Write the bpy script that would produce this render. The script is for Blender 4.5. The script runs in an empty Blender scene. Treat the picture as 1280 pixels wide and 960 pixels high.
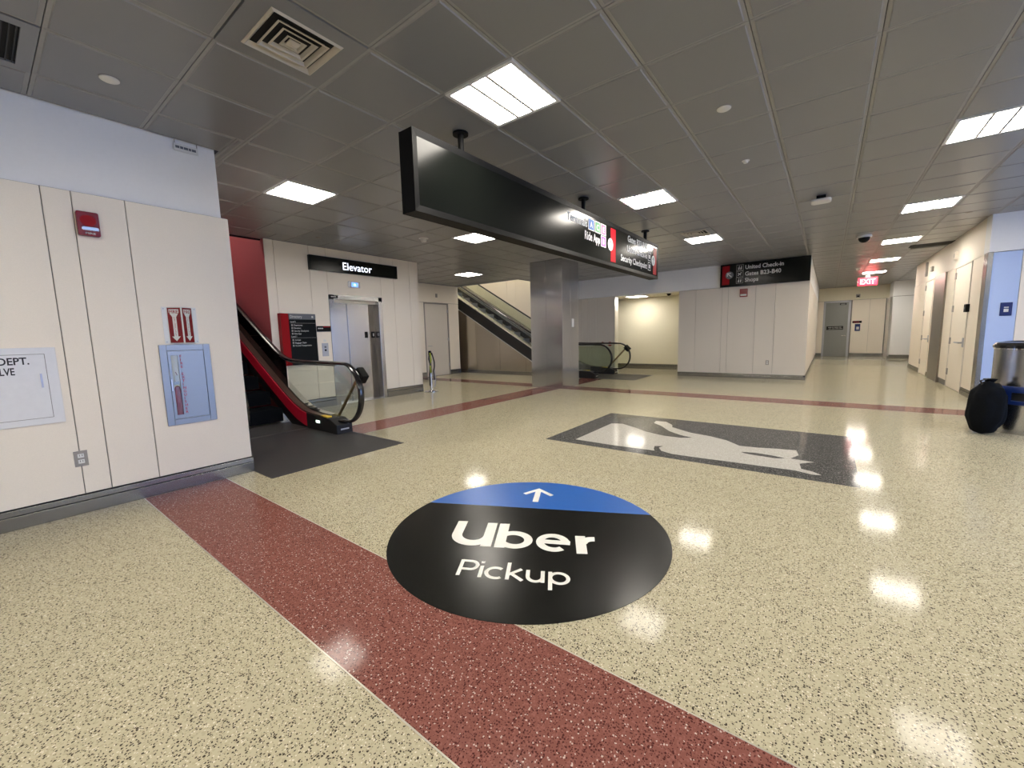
import bpy, bmesh, math, random
from mathutils import Vector, Matrix
random.seed(7)
scn = bpy.context.scene
COL = scn.collection

# ------------------------------------------------------------------ camera
CAM_H = 1.27
YAW, PITCH, ROLL = math.radians(-37.4786), math.radians(-6.7008), math.radians(-1.4419)
_f = Vector((math.sin(YAW)*math.cos(PITCH), math.cos(YAW)*math.cos(PITCH), math.sin(PITCH)))
_r = Vector((math.cos(YAW), -math.sin(YAW), 0)); _u = _r.cross(_f)
CR = _r*math.cos(ROLL)+_u*math.sin(ROLL); CU = -_r*math.sin(ROLL)+_u*math.cos(ROLL); CF = _f
cam = bpy.data.cameras.new('camera'); cam.sensor_width = 36; cam.lens = 513.99/1280*36; cam.clip_start = .02; cam.clip_end = 200
camo = bpy.data.objects.new('camera', cam); COL.objects.link(camo)
camo.matrix_world = Matrix(((CR.x, CU.x, -CF.x, 0), (CR.y, CU.y, -CF.y, 0), (CR.z, CU.z, -CF.z, CAM_H), (0, 0, 0, 1)))
scn.camera = camo

# ------------------------------------------------------------------ light and view
scn.view_settings.view_transform = 'Standard'; scn.view_settings.look = 'None'
scn.view_settings.gamma = 1; scn.view_settings.use_curve_mapping = False
scn.view_settings.exposure = 1.47
LAMP = 17.0                       # radiance of the ceiling troffers
LAMP_COL = (1.0, .935, .83)
world = bpy.data.worlds.new('world'); scn.world = world; world.use_nodes = True
world.node_tree.nodes['Background'].inputs[0].default_value = (.42, .58, 1, 1)
world.node_tree.nodes['Background'].inputs[1].default_value = 2.2
_p = bpy.data.lights.new('window_daylight_portal', 'AREA'); _p.shape = 'RECTANGLE'; _p.size = 8.6; _p.size_y = 2.7; _p.energy = 1
_p.cycles.is_portal = True
_po = bpy.data.objects.new('window_daylight_portal', _p); COL.objects.link(_po)
_po.location = (7.12, 4.6, 1.45); _po.rotation_euler = (math.radians(90), 0, math.radians(90))

H = 2.994                         # ceiling height
T = .6096                         # ceiling module
GX, GY = -3.4899, .4205           # ceiling grid origin

# ------------------------------------------------------------------ materials
MATS = {}
def nt(name):
    m = bpy.data.materials.new(name); m.use_nodes = True
    n = m.node_tree; b = n.nodes['Principled BSDF']; MATS[name] = m
    return m, n, b
def nd(n, t, **kw):
    o = n.nodes.new(t)
    for k, v in kw.items(): setattr(o, k, v)
    return o
def plain(name, col, rough=.5, metal=0, spec=.5, noise=.04, nscale=30, bump=0, bscale=300, coat=0):
    m, n, b = nt(name)
    b.inputs['Roughness'].default_value = rough; b.inputs['Metallic'].default_value = metal
    b.inputs['Specular IOR Level'].default_value = spec; b.inputs['Coat Weight'].default_value = coat
    g = nd(n, 'ShaderNodeNewGeometry')
    t = nd(n, 'ShaderNodeTexNoise'); t.inputs['Scale'].default_value = nscale; n.links.new(g.outputs['Position'], t.inputs['Vector'])
    r = nd(n, 'ShaderNodeMapRange'); r.inputs['To Min'].default_value = 1-noise; r.inputs['To Max'].default_value = 1+noise
    n.links.new(t.outputs['Fac'], r.inputs['Value'])
    x = nd(n, 'ShaderNodeMix', data_type='RGBA', blend_type='MULTIPLY'); x.inputs[0].default_value = 1
    x.inputs[6].default_value = (*col, 1); n.links.new(r.outputs[0], x.inputs[7]); n.links.new(x.outputs[2], b.inputs['Base Color'])
    if bump:
        t2 = nd(n, 'ShaderNodeTexNoise'); t2.inputs['Scale'].default_value = bscale; n.links.new(g.outputs['Position'], t2.inputs['Vector'])
        bp = nd(n, 'ShaderNodeBump'); bp.inputs['Strength'].default_value = bump; bp.inputs['Distance'].default_value = .002
        n.links.new(t2.outputs['Fac'], bp.inputs['Height']); n.links.new(bp.outputs['Normal'], b.inputs['Normal'])
    return m
def emit(name, col, s):
    m, n, b = nt(name)
    b.inputs['Base Color'].default_value = (*[min(1, c) for c in col], 1); b.inputs['Roughness'].default_value = .4
    b.inputs['Emission Color'].default_value = (*col, 1); b.inputs['Emission Strength'].default_value = s
    return m
def brushed(name, col=(.52, .52, .53), rough=.24, vertical=True, rot=.25):
    m, n, b = nt(name)
    b.inputs['Metallic'].default_value = 1
    g = nd(n, 'ShaderNodeNewGeometry')
    mp = nd(n, 'ShaderNodeMapping'); mp.inputs['Scale'].default_value = (1, 1, 90)
    n.links.new(g.outputs['Position'], mp.inputs['Vector'])
    t = nd(n, 'ShaderNodeTexNoise'); t.inputs['Scale'].default_value = 1; t.inputs['Detail'].default_value = 3
    n.links.new(mp.outputs[0], t.inputs['Vector'])
    r = nd(n, 'ShaderNodeMapRange'); r.inputs['To Min'].default_value = rough-.004; r.inputs['To Max'].default_value = rough+.004
    n.links.new(t.outputs['Fac'], r.inputs['Value']); n.links.new(r.outputs[0], b.inputs['Roughness'])
    c = nd(n, 'ShaderNodeMix', data_type='RGBA'); c.inputs[6].default_value = (*[k*.97 for k in col], 1); c.inputs[7].default_value = (*[min(1, k*1.03) for k in col], 1)
    n.links.new(t.outputs['Fac'], c.inputs[0]); n.links.new(c.outputs[2], b.inputs['Base Color'])
    b.inputs['Anisotropic'].default_value = .8; b.inputs['Anisotropic Rotation'].default_value = rot
    tg = nd(n, 'ShaderNodeTangent', direction_type='RADIAL', axis='Z'); n.links.new(tg.outputs[0], b.inputs['Tangent'])
    return m
def terrazzo(name, base, dark, light, pd, pl, mid=None, rough=.10, scale=118):
    m, n, b = nt(name)
    b.inputs['Roughness'].default_value = rough; b.inputs['Specular IOR Level'].default_value = .048
    g = nd(n, 'ShaderNodeNewGeometry')
    def chips(sc, off, p, rad):
        v = nd(n, 'ShaderNodeVectorMath', operation='ADD'); v.inputs[1].default_value = (off, off*1.7, 0); n.links.new(g.outputs['Position'], v.inputs[0])
        wn = nd(n, 'ShaderNodeTexNoise'); wn.inputs['Scale'].default_value = sc*.9; n.links.new(v.outputs[0], wn.inputs['Vector'])
        w = nd(n, 'ShaderNodeVectorMath', operation='MULTIPLY_ADD'); w.inputs[1].default_value = (.9/sc,)*3
        n.links.new(wn.outputs['Color'], w.inputs[0]); n.links.new(v.outputs[0], w.inputs[2])
        t = nd(n, 'ShaderNodeTexVoronoi', voronoi_dimensions='2D'); t.inputs['Scale'].default_value = sc; n.links.new(w.outputs[0], t.inputs['Vector'])
        s = nd(n, 'ShaderNodeSeparateColor'); n.links.new(t.outputs['Color'], s.inputs[0])
        a = nd(n, 'ShaderNodeMath', operation='LESS_THAN'); a.inputs[1].default_value = p; n.links.new(s.outputs[0], a.inputs[0])
        rr = nd(n, 'ShaderNodeMapRange'); rr.inputs['To Min'].default_value = rad*.55; rr.inputs['To Max'].default_value = rad; n.links.new(s.outputs[1], rr.inputs['Value'])
        d = nd(n, 'ShaderNodeMath', operation='LESS_THAN'); n.links.new(t.outputs['Distance'], d.inputs[0]); n.links.new(rr.outputs[0], d.inputs[1])
        k = nd(n, 'ShaderNodeMath', operation='MULTIPLY'); n.links.new(a.outputs[0], k.inputs[0]); n.links.new(d.outputs[0], k.inputs[1])
        return k.outputs[0]
    t = nd(n, 'ShaderNodeTexNoise'); t.inputs['Scale'].default_value = 1.3; n.links.new(g.outputs['Position'], t.inputs['Vector'])
    x0 = nd(n, 'ShaderNodeMix', data_type='RGBA'); x0.inputs[6].default_value = (*[c*.93 for c in base], 1); x0.inputs[7].default_value = (*[c*1.07 for c in base], 1)
    n.links.new(t.outputs['Fac'], x0.inputs[0]); cur = x0.outputs[2]
    for (sc, off, p, rad, c) in ((scale*.8, 3.1, .5, .5, mid or [k*.86 for k in base]), (scale, 0, pd, .46, dark), (scale*1.5, 9.3, pd*.8, .42, [k*1.3 for k in dark]), (scale*1.1, 17.7, pl, .45, light)):
        x = nd(n, 'ShaderNodeMix', data_type='RGBA'); x.inputs[7].default_value = (*c, 1)
        n.links.new(chips(sc, off, p, rad), x.inputs[0]); n.links.new(cur, x.inputs[6]); cur = x.outputs[2]
    n.links.new(cur, b.inputs['Base Color'])
    return m
def glass(name, tint, gl=.08):
    m = bpy.data.materials.new(name); m.use_nodes = True; n = m.node_tree; MATS[name] = m
    n.nodes.remove(n.nodes['Principled BSDF']); o = n.nodes['Material Output']
    tr = nd(n, 'ShaderNodeBsdfTransparent'); tr.inputs[0].default_value = (*tint, 1)
    gs = nd(n, 'ShaderNodeBsdfGlossy'); gs.inputs['Roughness'].default_value = .03
    lw = nd(n, 'ShaderNodeLayerWeight'); lw.inputs[0].default_value = .5
    pw = nd(n, 'ShaderNodeMath', operation='POWER'); pw.inputs[1].default_value = 4.0; n.links.new(lw.outputs['Facing'], pw.inputs[0])
    fr = nd(n, 'ShaderNodeMath', operation='MULTIPLY_ADD'); fr.inputs[1].default_value = .55; fr.inputs[2].default_value = .03; n.links.new(pw.outputs[0], fr.inputs[0])
    mx = nd(n, 'ShaderNodeMixShader'); n.links.new(fr.outputs[0], mx.inputs[0]); n.links.new(tr.outputs[0], mx.inputs[1]); n.links.new(gs.outputs[0], mx.inputs[2])
    n.links.new(mx.outputs[0], o.inputs['Surface'])
    return m
terrazzo('terrazzo_beige', (.475, .43, .30), (.06, .048, .035), (.68, .63, .50), .22, .12, mid=(.425, .38, .26))
terrazzo('terrazzo_red', (.225, .087, .07), (.08, .024, .02), (.55, .44, .38), .30, .09, mid=(.265, .112, .09))
terrazzo('terrazzo_grey', (.08, .079, .074), (.02, .02, .02), (.32, .31, .29), .3, .14, mid=(.13, .125, .12))
terrazzo('terrazzo_white', (.50, .48, .43), (.33, .31, .27), (.76, .74, .68), .2, .1, mid=(.45, .43, .38))
plain('zinc_strip', (.5, .47, .40), .35, .6)
plain('wall_laminate', (.86, .785, .68), .55, noise=.05, nscale=180, bump=.15, bscale=500)
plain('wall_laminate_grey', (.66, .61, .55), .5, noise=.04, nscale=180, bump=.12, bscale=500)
plain('blue_laminate', (.46, .58, .88), .4, noise=.02)
plain('reveal_dark', (.2, .19, .18), .8)
plain('paint_white', (.84, .84, .85), .6, noise=.02, bump=.08)
plain('paint_cream', (.80, .75, .60), .6, noise=.02, bump=.08)
plain('tile_edge', (.31, .31, .315), .4); plain('ceiling_metal', (.215, .222, .235), .30, .0, spec=.6, noise=.06, nscale=500)
plain('grid_dark', (.05, .048, .045), .8)
plain('black_gap', (.012, .012, .012), .9)
brushed('stainless', (.56, .56, .57), .2, rot=0); brushed('stainless_h', vertical=False); brushed('stainless_dark', (.28, .255, .23), .32); brushed('cabinet_steel', (.21, .208, .205), .3); brushed('clad_steel', (.50, .46, .40), .26)
brushed('baseboard_steel', (.36, .355, .34), .25, vertical=False, rot=0); brushed('aluminium', (.7, .7, .7), .35)
brushed('door_steel', (.58, .58, .59), .2, rot=0)
plain('chrome', (.8, .8, .8), .08, 1)
plain('sign_black', (.005, .006, .005), .2, spec=.16, noise=0)
plain('frame_black', (.007, .007, .007), .5, spec=.1, noise=0)
plain('matte_black', (.012, .012, .013), .55, noise=.2)
plain('rubber_black', (.012, .011, .012), .18, spec=.7)
plain('sign_red', (.30, .006, .012), .5, spec=.15); plain('alarm_red', (.20, .004, .008), .25, spec=.5)
plain('red_wall', (.50, .11, .13), .5); plain('red_reflection', (.62, .01, .045), .3)
plain('extinguisher_red', (.34, .006, .012), .25)
plain('white_plastic', (.72, .72, .70), .35); plain('white_enamel', (.74, .74, .76), .35)
plain('grey_plate', (.30, .28, .26), .45); plain('steel_plate', (.45, .46, .5), .35, .7)
plain('letter_white', (.62, .62, .61), .6, spec=.12); plain('letter_black', (.01, .01, .012), .5); plain('letter_red', (.32, .008, .02), .5, spec=.2)
plain('vinyl_black', (.008, .008, .007), .24, spec=.22, noise=.5, nscale=14); plain('vinyl_blue', (.02, .115, .43), .32, noise=.05)
plain('vinyl_white', (.80, .79, .74), .4)
plain('plate_metal', (.105, .098, .09), .38, .5); plain('escalator_brown', (.13, .08, .065), .3, .6)
plain('grey_header', (.12, .13, .15), .4); plain('yellow', (.7, .5, .03), .4); plain('navy', (.008, .025, .14), .3)
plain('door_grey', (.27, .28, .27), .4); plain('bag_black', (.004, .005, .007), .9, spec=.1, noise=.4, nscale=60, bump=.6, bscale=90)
plain('vent_cream', (.52, .48, .40), .45); plain('icon_blue', (.09, .17, .38), .6, spec=.1); plain('icon_green', (.12, .29, .15), .6, spec=.1); plain('icon_pink', (.36, .10, .19), .6, spec=.1); plain('icon_purple', (.26, .10, .33), .6, spec=.1)
plain('belt_green', (.35, .42, .03), .6); plain('wood_trim', (.2, .13, .07), .5)
emit('lamp_lens', LAMP_COL, LAMP); emit('lamp_lens_dim', LAMP_COL, LAMP*.72); emit('led_white', (.80, .86, 1), .8); emit('led_blue', (.12, .3, 1), .7); emit('exit_red', (1, .015, .05), .22); emit('exit_letter', (1, .7, .7), .5); emit('comb_light', (.75, 1, .85), 1.0)
emit('icon_white', (.9, .9, 1), .0)
glass('balustrade_glass', (.91, .935, .88)); glass('darkened_glass', (.12, .10, .09)); glass('window_glass', (.95, .97, 1)); glass('cabinet_glass', (.85, .87, .85)); glass('dome_glass', (.03, .03, .03))

# ------------------------------------------------------------------ geometry helpers
def wloc(o):
    v = Vector((0, 0, 0))
    while o is not None:
        v += o.location; o = o.parent
    return v
class MB:
    def __init__(s): s.v = []; s.f = []
    def add(s, vs, fs):
        k = len(s.v); s.v += [tuple(v) for v in vs]; s.f += [tuple(i+k for i in f) for f in fs]; return s
    def box(s, x0, x1, y0, y1, z0, z1):
        return s.add([(x0, y0, z0), (x1, y0, z0), (x1, y1, z0), (x0, y1, z0), (x0, y0, z1), (x1, y0, z1), (x1, y1, z1), (x0, y1, z1)],
                     [(3, 2, 1, 0), (4, 5, 6, 7), (0, 1, 5, 4), (1, 2, 6, 5), (2, 3, 7, 6), (3, 0, 4, 7)])
    def prism(s, poly, fn0, fn1):              # poly 2-D; fn maps (a,b) to 3-D on the two caps
        n = len(poly)
        return s.add([fn0(*p) for p in poly]+[fn1(*p) for p in poly],
                     [tuple(range(n))[::-1], tuple(range(n, 2*n))]+[(i, (i+1) % n, n+(i+1) % n, n+i) for i in range(n)])
    def tube(s, path, r, n=10, cap=True, flat=None):
        path = [Vector(p) for p in path]; rings = []
        for i, p in enumerate(path):
            d = (path[min(i+1, len(path)-1)]-path[max(i-1, 0)]).normalized()
            ref = Vector((0, 1, 0)) if abs(d.y) < .9 else Vector((1, 0, 0))
            a = d.cross(ref).normalized(); b = d.cross(a).normalized()
            ra, rb = (flat if flat else (r, r))
            rings.append([p+a*math.cos(t)*ra+b*math.sin(t)*rb for t in (2*math.pi*k/n for k in range(n))])
        vs = [v for g in rings for v in g]; fs = []
        for i in range(len(rings)-1):
            for k in range(n):
                fs.append((i*n+k, i*n+(k+1) % n, (i+1)*n+(k+1) % n, (i+1)*n+k))
        if cap: fs += [tuple(range(n))[::-1], tuple(range((len(rings)-1)*n, len(rings)*n))]
        return s.add(vs, fs)
    def lathe(s, c, prof, n=32, a0=0, a1=2*math.pi):
        full = abs(a1-a0-2*math.pi) < 1e-6; m = n if full else n+1
        vs = []; fs = []
        for r, z in prof:
            for k in range(m):
                t = a0+(a1-a0)*k/n; vs.append((c[0]+r*math.cos(t), c[1]+r*math.sin(t), c[2]+z))
        for i in range(len(prof)-1):
            for k in range(m if full else n):
                fs.append((i*m+k, i*m+(k+1) % m, (i+1)*m+(k+1) % m, (i+1)*m+k))
        if full:
            if prof[0][0] > 1e-5: fs.append(tuple(range(m))[::-1])
            if prof[-1][0] > 1e-5: fs.append(tuple(range((len(prof)-1)*m, len(prof)*m)))
        return s.add(vs, fs)
    def strokes(s, path, w, fr, closed=False, t=.0004):
        p = []
        for q in path:
            q = Vector(q)
            if not p or (q-p[-1]).length > 1e-4: p.append(q)
        n = len(p); L = []; R = []
        for i in range(n):
            a = p[i]-p[i-1] if (i > 0 or closed) else p[1]-p[0]
            b = p[(i+1) % n]-p[i] if (i < n-1 or closed) else p[-1]-p[-2]
            a = a.normalized(); b = b.normalized(); na = Vector((-a.y, a.x)); nb = Vector((-b.y, b.x))
            mm = (na+nb); mm = mm.normalized() if mm.length > 1e-6 else na
            k = (w/2)/max(.4, mm.dot(na)); L.append(p[i]+mm*k); R.append(p[i]-mm*k)
        vs = [fr(*q, t) for q in L]+[fr(*q, t) for q in R]
        fs = [(i, n+i, n+(i+1) % n, (i+1) % n) for i in range(n if closed else n-1)]
        return s.add(vs, fs)
    def mesh(s, name, off=Vector((0, 0, 0)), smooth=False):
        me = bpy.data.meshes.new(name); me.from_pydata([tuple(Vector(v)-off) for v in s.v], [], s.f); 
        bm = bmesh.new(); bm.from_mesh(me); bmesh.ops.recalc_face_normals(bm, faces=bm.faces); bm.to_mesh(me); bm.free()
        if smooth:
            me.polygons.foreach_set('use_smooth', [True]*len(me.polygons))
            try: me.set_sharp_from_angle(angle=math.radians(38))
            except Exception: pass
        return me
    def build(s, name, mat, parent=None, smooth=False, bevel=0, seg=2):
        if parent is not None: off = wloc(parent)
        else:
            xs, ys, zs = zip(*s.v); off = Vector(((min(xs)+max(xs))/2, (min(ys)+max(ys))/2, min(zs)))
        me = s.mesh(name, off, smooth); me.materials.append(MATS[mat])
        o = bpy.data.objects.new(name, me); COL.objects.link(o)
        if parent is not None: o.parent = parent
        else: o.location = off
        if bevel:
            b = o.modifiers.new('bevel', 'BEVEL'); b.width = bevel; b.segments = seg; b.limit_method = 'ANGLE'; b.angle_limit = math.radians(40)
        return o
def box(name, mat, parent, x0, x1, y0, y1, z0, z1, bevel=0):
    return MB().box(x0, x1, y0, y1, z0, z1).build(name, mat, parent, bevel=bevel)
def tag(o, label, cat, group=None):
    o['label'] = label; o['category'] = cat
    if group: o['group'] = group
    return o
def struct(o, label=None):
    o['kind'] = 'structure'
    if label: o['label'] = label
    return o
def thing(name, loc, label, cat, group=None):
    o = bpy.data.objects.new(name, None); COL.objects.link(o); o.location = loc; o.empty_display_size = .1
    return tag(o, label, cat, group)
def sroot(name, loc, label=None):
    o = bpy.data.objects.new(name, None); COL.objects.link(o); o.location = loc; o.empty_display_size = .1
    return struct(o, label)
def copy_tree(o, parent=None):
    c = o.copy(); COL.objects.link(c); c.parent = parent
    for ch in o.children: copy_tree(ch, c)
    return c
def text(body, mat, parent, pos, size, xd, yd, align='LEFT', bold=0, name='lettering', depth=.002, width=None, space=1):
    """flat lettering: pos is the baseline start; size is the capital height; width rescales to a measured width"""
    cu = bpy.data.curves.new('t', 'FONT'); cu.body = body; cu.size = 1; cu.offset = bold; cu.space_character = space; cu.resolution_u = 3
    to = bpy.data.objects.new('t', cu); COL.objects.link(to)
    dg = bpy.context.evaluated_depsgraph_get(); me = bpy.data.meshes.new_from_object(to.evaluated_get(dg)); COL.objects.unlink(to); bpy.data.objects.remove(to)
    vs = [v.co.copy() for v in me.vertices]; fs = [tuple(p.vertices) for p in me.polygons]
    bpy.data.meshes.remove(me)
    x0 = min(v.x for v in vs); x1 = max(v.x for v in vs); k = size/.72; kx = width/(x1-x0) if width else k
    o0 = {'LEFT': x0, 'RIGHT': x1, 'CENTER': (x0+x1)/2}[align]
    xd = Vector(xd); yd = Vector(yd); nn = xd.cross(yd); p = Vector(pos)
    W = [p+xd*((v.x-o0)*kx)+yd*(v.y*k)+nn*depth for v in vs]
    m = MB(); m.v = [tuple(w) for w in W]; m.f = fs
    # one flat sheet of paint: keep the font's own winding
    off = wloc(parent); me = bpy.data.meshes.new(name); me.from_pydata([tuple(Vector(v)-off) for v in m.v], [], m.f); me.materials.append(MATS[mat])
    ob = bpy.data.objects.new(name, me); COL.objects.link(ob); ob.parent = parent
    return ob
def arc(cx, cy, rx, ry, a0, a1, n=24):
    return [(cx+rx*math.cos(math.radians(a0+(a1-a0)*i/n)), cy+ry*math.sin(math.radians(a0+(a1-a0)*i/n))) for i in range(n+1)]
def rrect(x0, x1, y0, y1, r, n=5):
    return arc(x1-r, y1-r, r, r, 0, 90, n)+arc(x0+r, y1-r, r, r, 90, 180, n)+arc(x0+r, y0+r, r, r, 180, 270, n)+arc(x1-r, y0+r, r, r, 270, 360, n)
XF = ((0, 1, 0), (0, 0, 1))       # lettering on a face that looks towards +X
YF = ((1, 0, 0), (0, 0, 1))       # lettering on a face that looks towards -Y
def bars(parent, mat, face, a0, z, widths, h, at, gap=.01, name='lettering'):
    m = MB(); a = a0                            # lettering too small to read in the photograph
    for w in widths:
        if face == 'X': m.box(at, at+.001, a, a+w, z, z+h)
        else: m.box(a, a+w, at-.001, at, z, z+h)
        a += w+gap
    return m.build(name, mat, parent)

# ================================================================== THE SETTING
# ---- floor
floor = struct(box('floor', 'terrazzo_beige', None, -14, 9, -6, 25, -.2, 0))
def inlay(name, mat, x0, x1, y0, y1, z=.0012): return box(name, mat, floor, x0, x1, y0, y1, -.01, z)
inlay('floor_stripe', 'terrazzo_red', -4.45, 9, .745, 1.325)
inlay('floor_stripe', 'terrazzo_red', -5.555, -4.945, 3.09, 8.32); inlay('floor_stripe', 'terrazzo_red', -5.555, -4.945, 8.88, 10.62)
inlay('floor_stripe', 'terrazzo_red', -10.25, 9, 8.32, 8.88)
for (x0, x1, y0, y1) in ((-4.45, 9, .739, .745), (-4.45, 9, 1.325, 1.331), (-10.25, 9, 8.315, 8.32), (-10.25, 9, 8.88, 8.885), (-4.945, -4.94, 3.09, 8.3), (-5.56, -5.555, 3.09, 8.3)):
    inlay('divider_strip', 'zinc_strip', x0, x1, y0, y1, .0014)
inlay('emblem_panel', 'terrazzo_grey', -2.69, .27, 4.16, 6.10, .0012)
EMB = [(-2.37, 4.33), (-2.37, 5.38), (-2.23, 5.44), (-2.01, 5.31), (-1.8, 5.15), (-1.54, 5.05), (-1.34, 5.05), (-1.22, 5.13), (-1.38, 5.19), (-1.56, 5.33), (-1.74, 5.58), (-1.88, 5.71), (-1.9, 5.86), (-1.76, 5.87), (-1.63, 5.71), (-1.59, 5.57), (-1.32, 5.38), (-1.05, 5.3), (-0.87, 5.2), (-0.71, 5.02), (-0.54, 5.04), (-0.36, 5.1), (-0.2, 5.13), (-0.17, 4.94), (-0.23, 4.77), (-0.04, 4.75), (-0.15, 4.63), (-0.13, 4.46), (-0.04, 4.42), (0.02, 4.35), (-0.05, 4.33), (-0.17, 4.38), (-0.46, 4.36), (-0.7, 4.35), (-0.95, 4.33), (-1.23, 4.32), (-1.36, 4.38), (-1.42, 4.49), (-1.4, 4.58), (-1.48, 4.53), (-1.45, 4.41), (-1.42, 4.35), (-1.87, 4.32)]
MB().prism(EMB, lambda a, b: (a, b, -.005), lambda a, b: (a, b, .0018)).build('animal_emblem', 'terrazzo_white', floor)
SLIT = [(-0.66, 4.77), (-0.54, 4.81), (-0.38, 4.79), (-0.27, 4.75), (-0.35, 4.7), (-0.5, 4.71), (-0.62, 4.73)]
MB().prism(SLIT, lambda a, b: (a, b, -.004), lambda a, b: (a, b, .0024)).build('emblem_detail', 'terrazzo_grey', floor)

# ---- walls with separate panels
PG = .0028
def panels_x(parent, x, ys, z0, z1, mat='wall_laminate', th=.018, side=1):          # panels on a wall that looks along +/-X
    for a, b in zip(ys[:-1], ys[1:]):
        xa, xb = sorted((x, x-side*th)); box('wall_panel', mat, parent, xa, xb, a+PG, b-PG, z0, z1, .002)
def panels_y(parent, y, xs, z0, z1, mat='wall_laminate', th=.018):                  # panels on a wall that looks along -Y
    for a, b in zip(xs[:-1], xs[1:]): box('wall_panel', mat, parent, a+PG, b-PG, y, y+th, z0, z1, .002)
def base_x(name, x, y0, y1, h=.14, side=1, mat='baseboard_steel'):
    r = sroot(name, (x, (y0+y1)/2, 0))
    for nm, d, z0, z1 in (('kick_plate', .014, 0, h*.68), ('top_rail', .010, h*.72, h)):
        xa, xb = sorted((x-side*.03, x+side*d)); box(nm, mat, r, xa, xb, y0, y1, z0, z1, .002)
    xa, xb = sorted((x-side*.03, x+side*.003)); box('reveal', 'black_gap', r, xa, xb, y0, y1, h*.6, h+.006)
    return r
def base_y(name, y, x0, x1, h=.14, mat='baseboard_steel'):
    r = sroot(name, ((x0+x1)/2, y, 0))
    box('kick_plate', mat, r, x0, x1, y-.014, y+.03, 0, h*.68, .002); box('top_rail', mat, r, x0, x1, y-.010, y+.03, h*.72, h, .002)
    box('reveal', 'black_gap', r, x0, x1, y-.003, y+.03, h*.6, h+.006)
    return r
# left wall (projects towards the camera side)
WL = -4.47
wl = struct(box('wall_left', 'reveal_dark', None, -14, WL-.016, -6, 1.55, 0, 2.41))
panels_x(wl, WL, [-2.6, -1.5, -.9, .415, .565, .86, 1.572], .15, 2.405)
for a, b in ((-8.5, -7.3), (-7.3, -6.1), (-6.1, -4.492)): box('wall_panel', 'wall_laminate', wl, a+PG, b-PG, 1.545, 1.566, .15, 2.405)    # end of the wall, facing the escalator
struct(box('wall_left_upper', 'paint_white', None, -14, WL-.03, -6, 1.525, 2.41, 3.2))
base_x('baseboard_left', WL, -5.9, 1.578)
# elevator wall
WE = -7.6
we = struct(box('wall_elevator', 'reveal_dark', None, -14, WE-.016, 3.18, 4.25, 0, 3.2))
we2 = struct(box('wall_elevator', 'reveal_dark', None, -10.3, WE-.016, 5.40, 6.42, 0, 3.2))
we3 = struct(box('wall_elevator', 'reveal_dark', None, -9.0, WE-.016, 4.25, 5.40, 2.14, 3.2))
we4 = struct(box('wall_elevator', 'paint_white', None, -9.2, -9.0, 4.25, 5.40, 0, 2.6))
panels_x(we, WE, [3.16, 3.31, 3.91, 4.235], .18, H)
panels_x(we3, WE, [4.235, 5.42], 2.13, H)
panels_x(we2, WE, [5.42, 5.75, 6.18, 6.43], .18, H)
base_x('baseboard_elevator', WE, 3.18, 4.235, .17); base_x('baseboard_elevator', WE, 5.43, 6.43, .17)
box('wall_panel', 'wall_laminate', we2, -10.29, WE, 6.415, 6.435, .18, H)
# red side wall of the escalator well and the shaft above
wr = struct(box('wall_escalator_well', 'red_wall', None, -14, WE-.02, 3.165, 3.185, 0, 5.6))
struct(box('wall_escalator_well', 'paint_white', None, -14, -7.7, 1.40, 1.55, 3.2, 5.6)); struct(box('wall_escalator_well', 'paint_white', None, -7.7, -7.55, 1.4, 3.2, 3.03, 5.6))
struct(box('ceiling_well', 'paint_white', None, -14, -7.5, 1.4, 3.3, 5.6, 5.7)); struct(box('wall_escalator_well', 'paint_cream', None, -14.1, -14, 1.4, 3.3, 0, 5.7))
# far left wall with a service door
WF = -10.3
wf = struct(box('wall_far_left', 'reveal_dark', None, WF-.4, WF-.016, 6.43, 10.45, 0, 3.2))
panels_x(wf, WF, [6.44, 8.2, 8.9], .15, 2.4); panels_x(wf, WF, [9.98, 10.46], .15, 2.4)
box('wall_panel', 'wall_laminate', wf, WF-.018, WF, 6.44, 10.46, 2.41, H); box('wall_panel', 'wall_laminate', wf, WF-.4, WF-.02, 10.452, 10.465, .02, H)
base_x('baseboard_far_left', WF, 6.43, 8.9, .15); base_x('baseboard_far_left', WF, 9.98, 10.47, .15)
d = sroot('door_4', (WF, 9.44, 0), 'beige flush service door beside the far escalator')
box('door_leaf', 'wall_laminate_grey', d, WF-.03, WF-.006, 8.95, 9.92, .01, 2.36, .002)
for a, b, z0, z1 in ((8.9, 8.94, 0, 2.4), (9.93, 9.97, 0, 2.4), (8.9, 9.97, 2.365, 2.4)): box('door_frame', 'grey_plate', d, WF-.03, WF+.006, a, b, z0, z1)
for z in (.3, 1.15, 2.1): box('hinge', 'steel_plate', d, WF-.006, WF+.008, 9.90, 9.94, z, z+.1)
MB().tube([(WF, 9.02, 1), (WF+.05, 9.02, 1), (WF+.05, 9.14, 1)], .011).build('lever_handle', 'steel_plate', d, True)
box('switch_plate', 'grey_plate', wf, WF, WF+.012, 9.42, 9.5, 2.58, 2.70)
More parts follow.
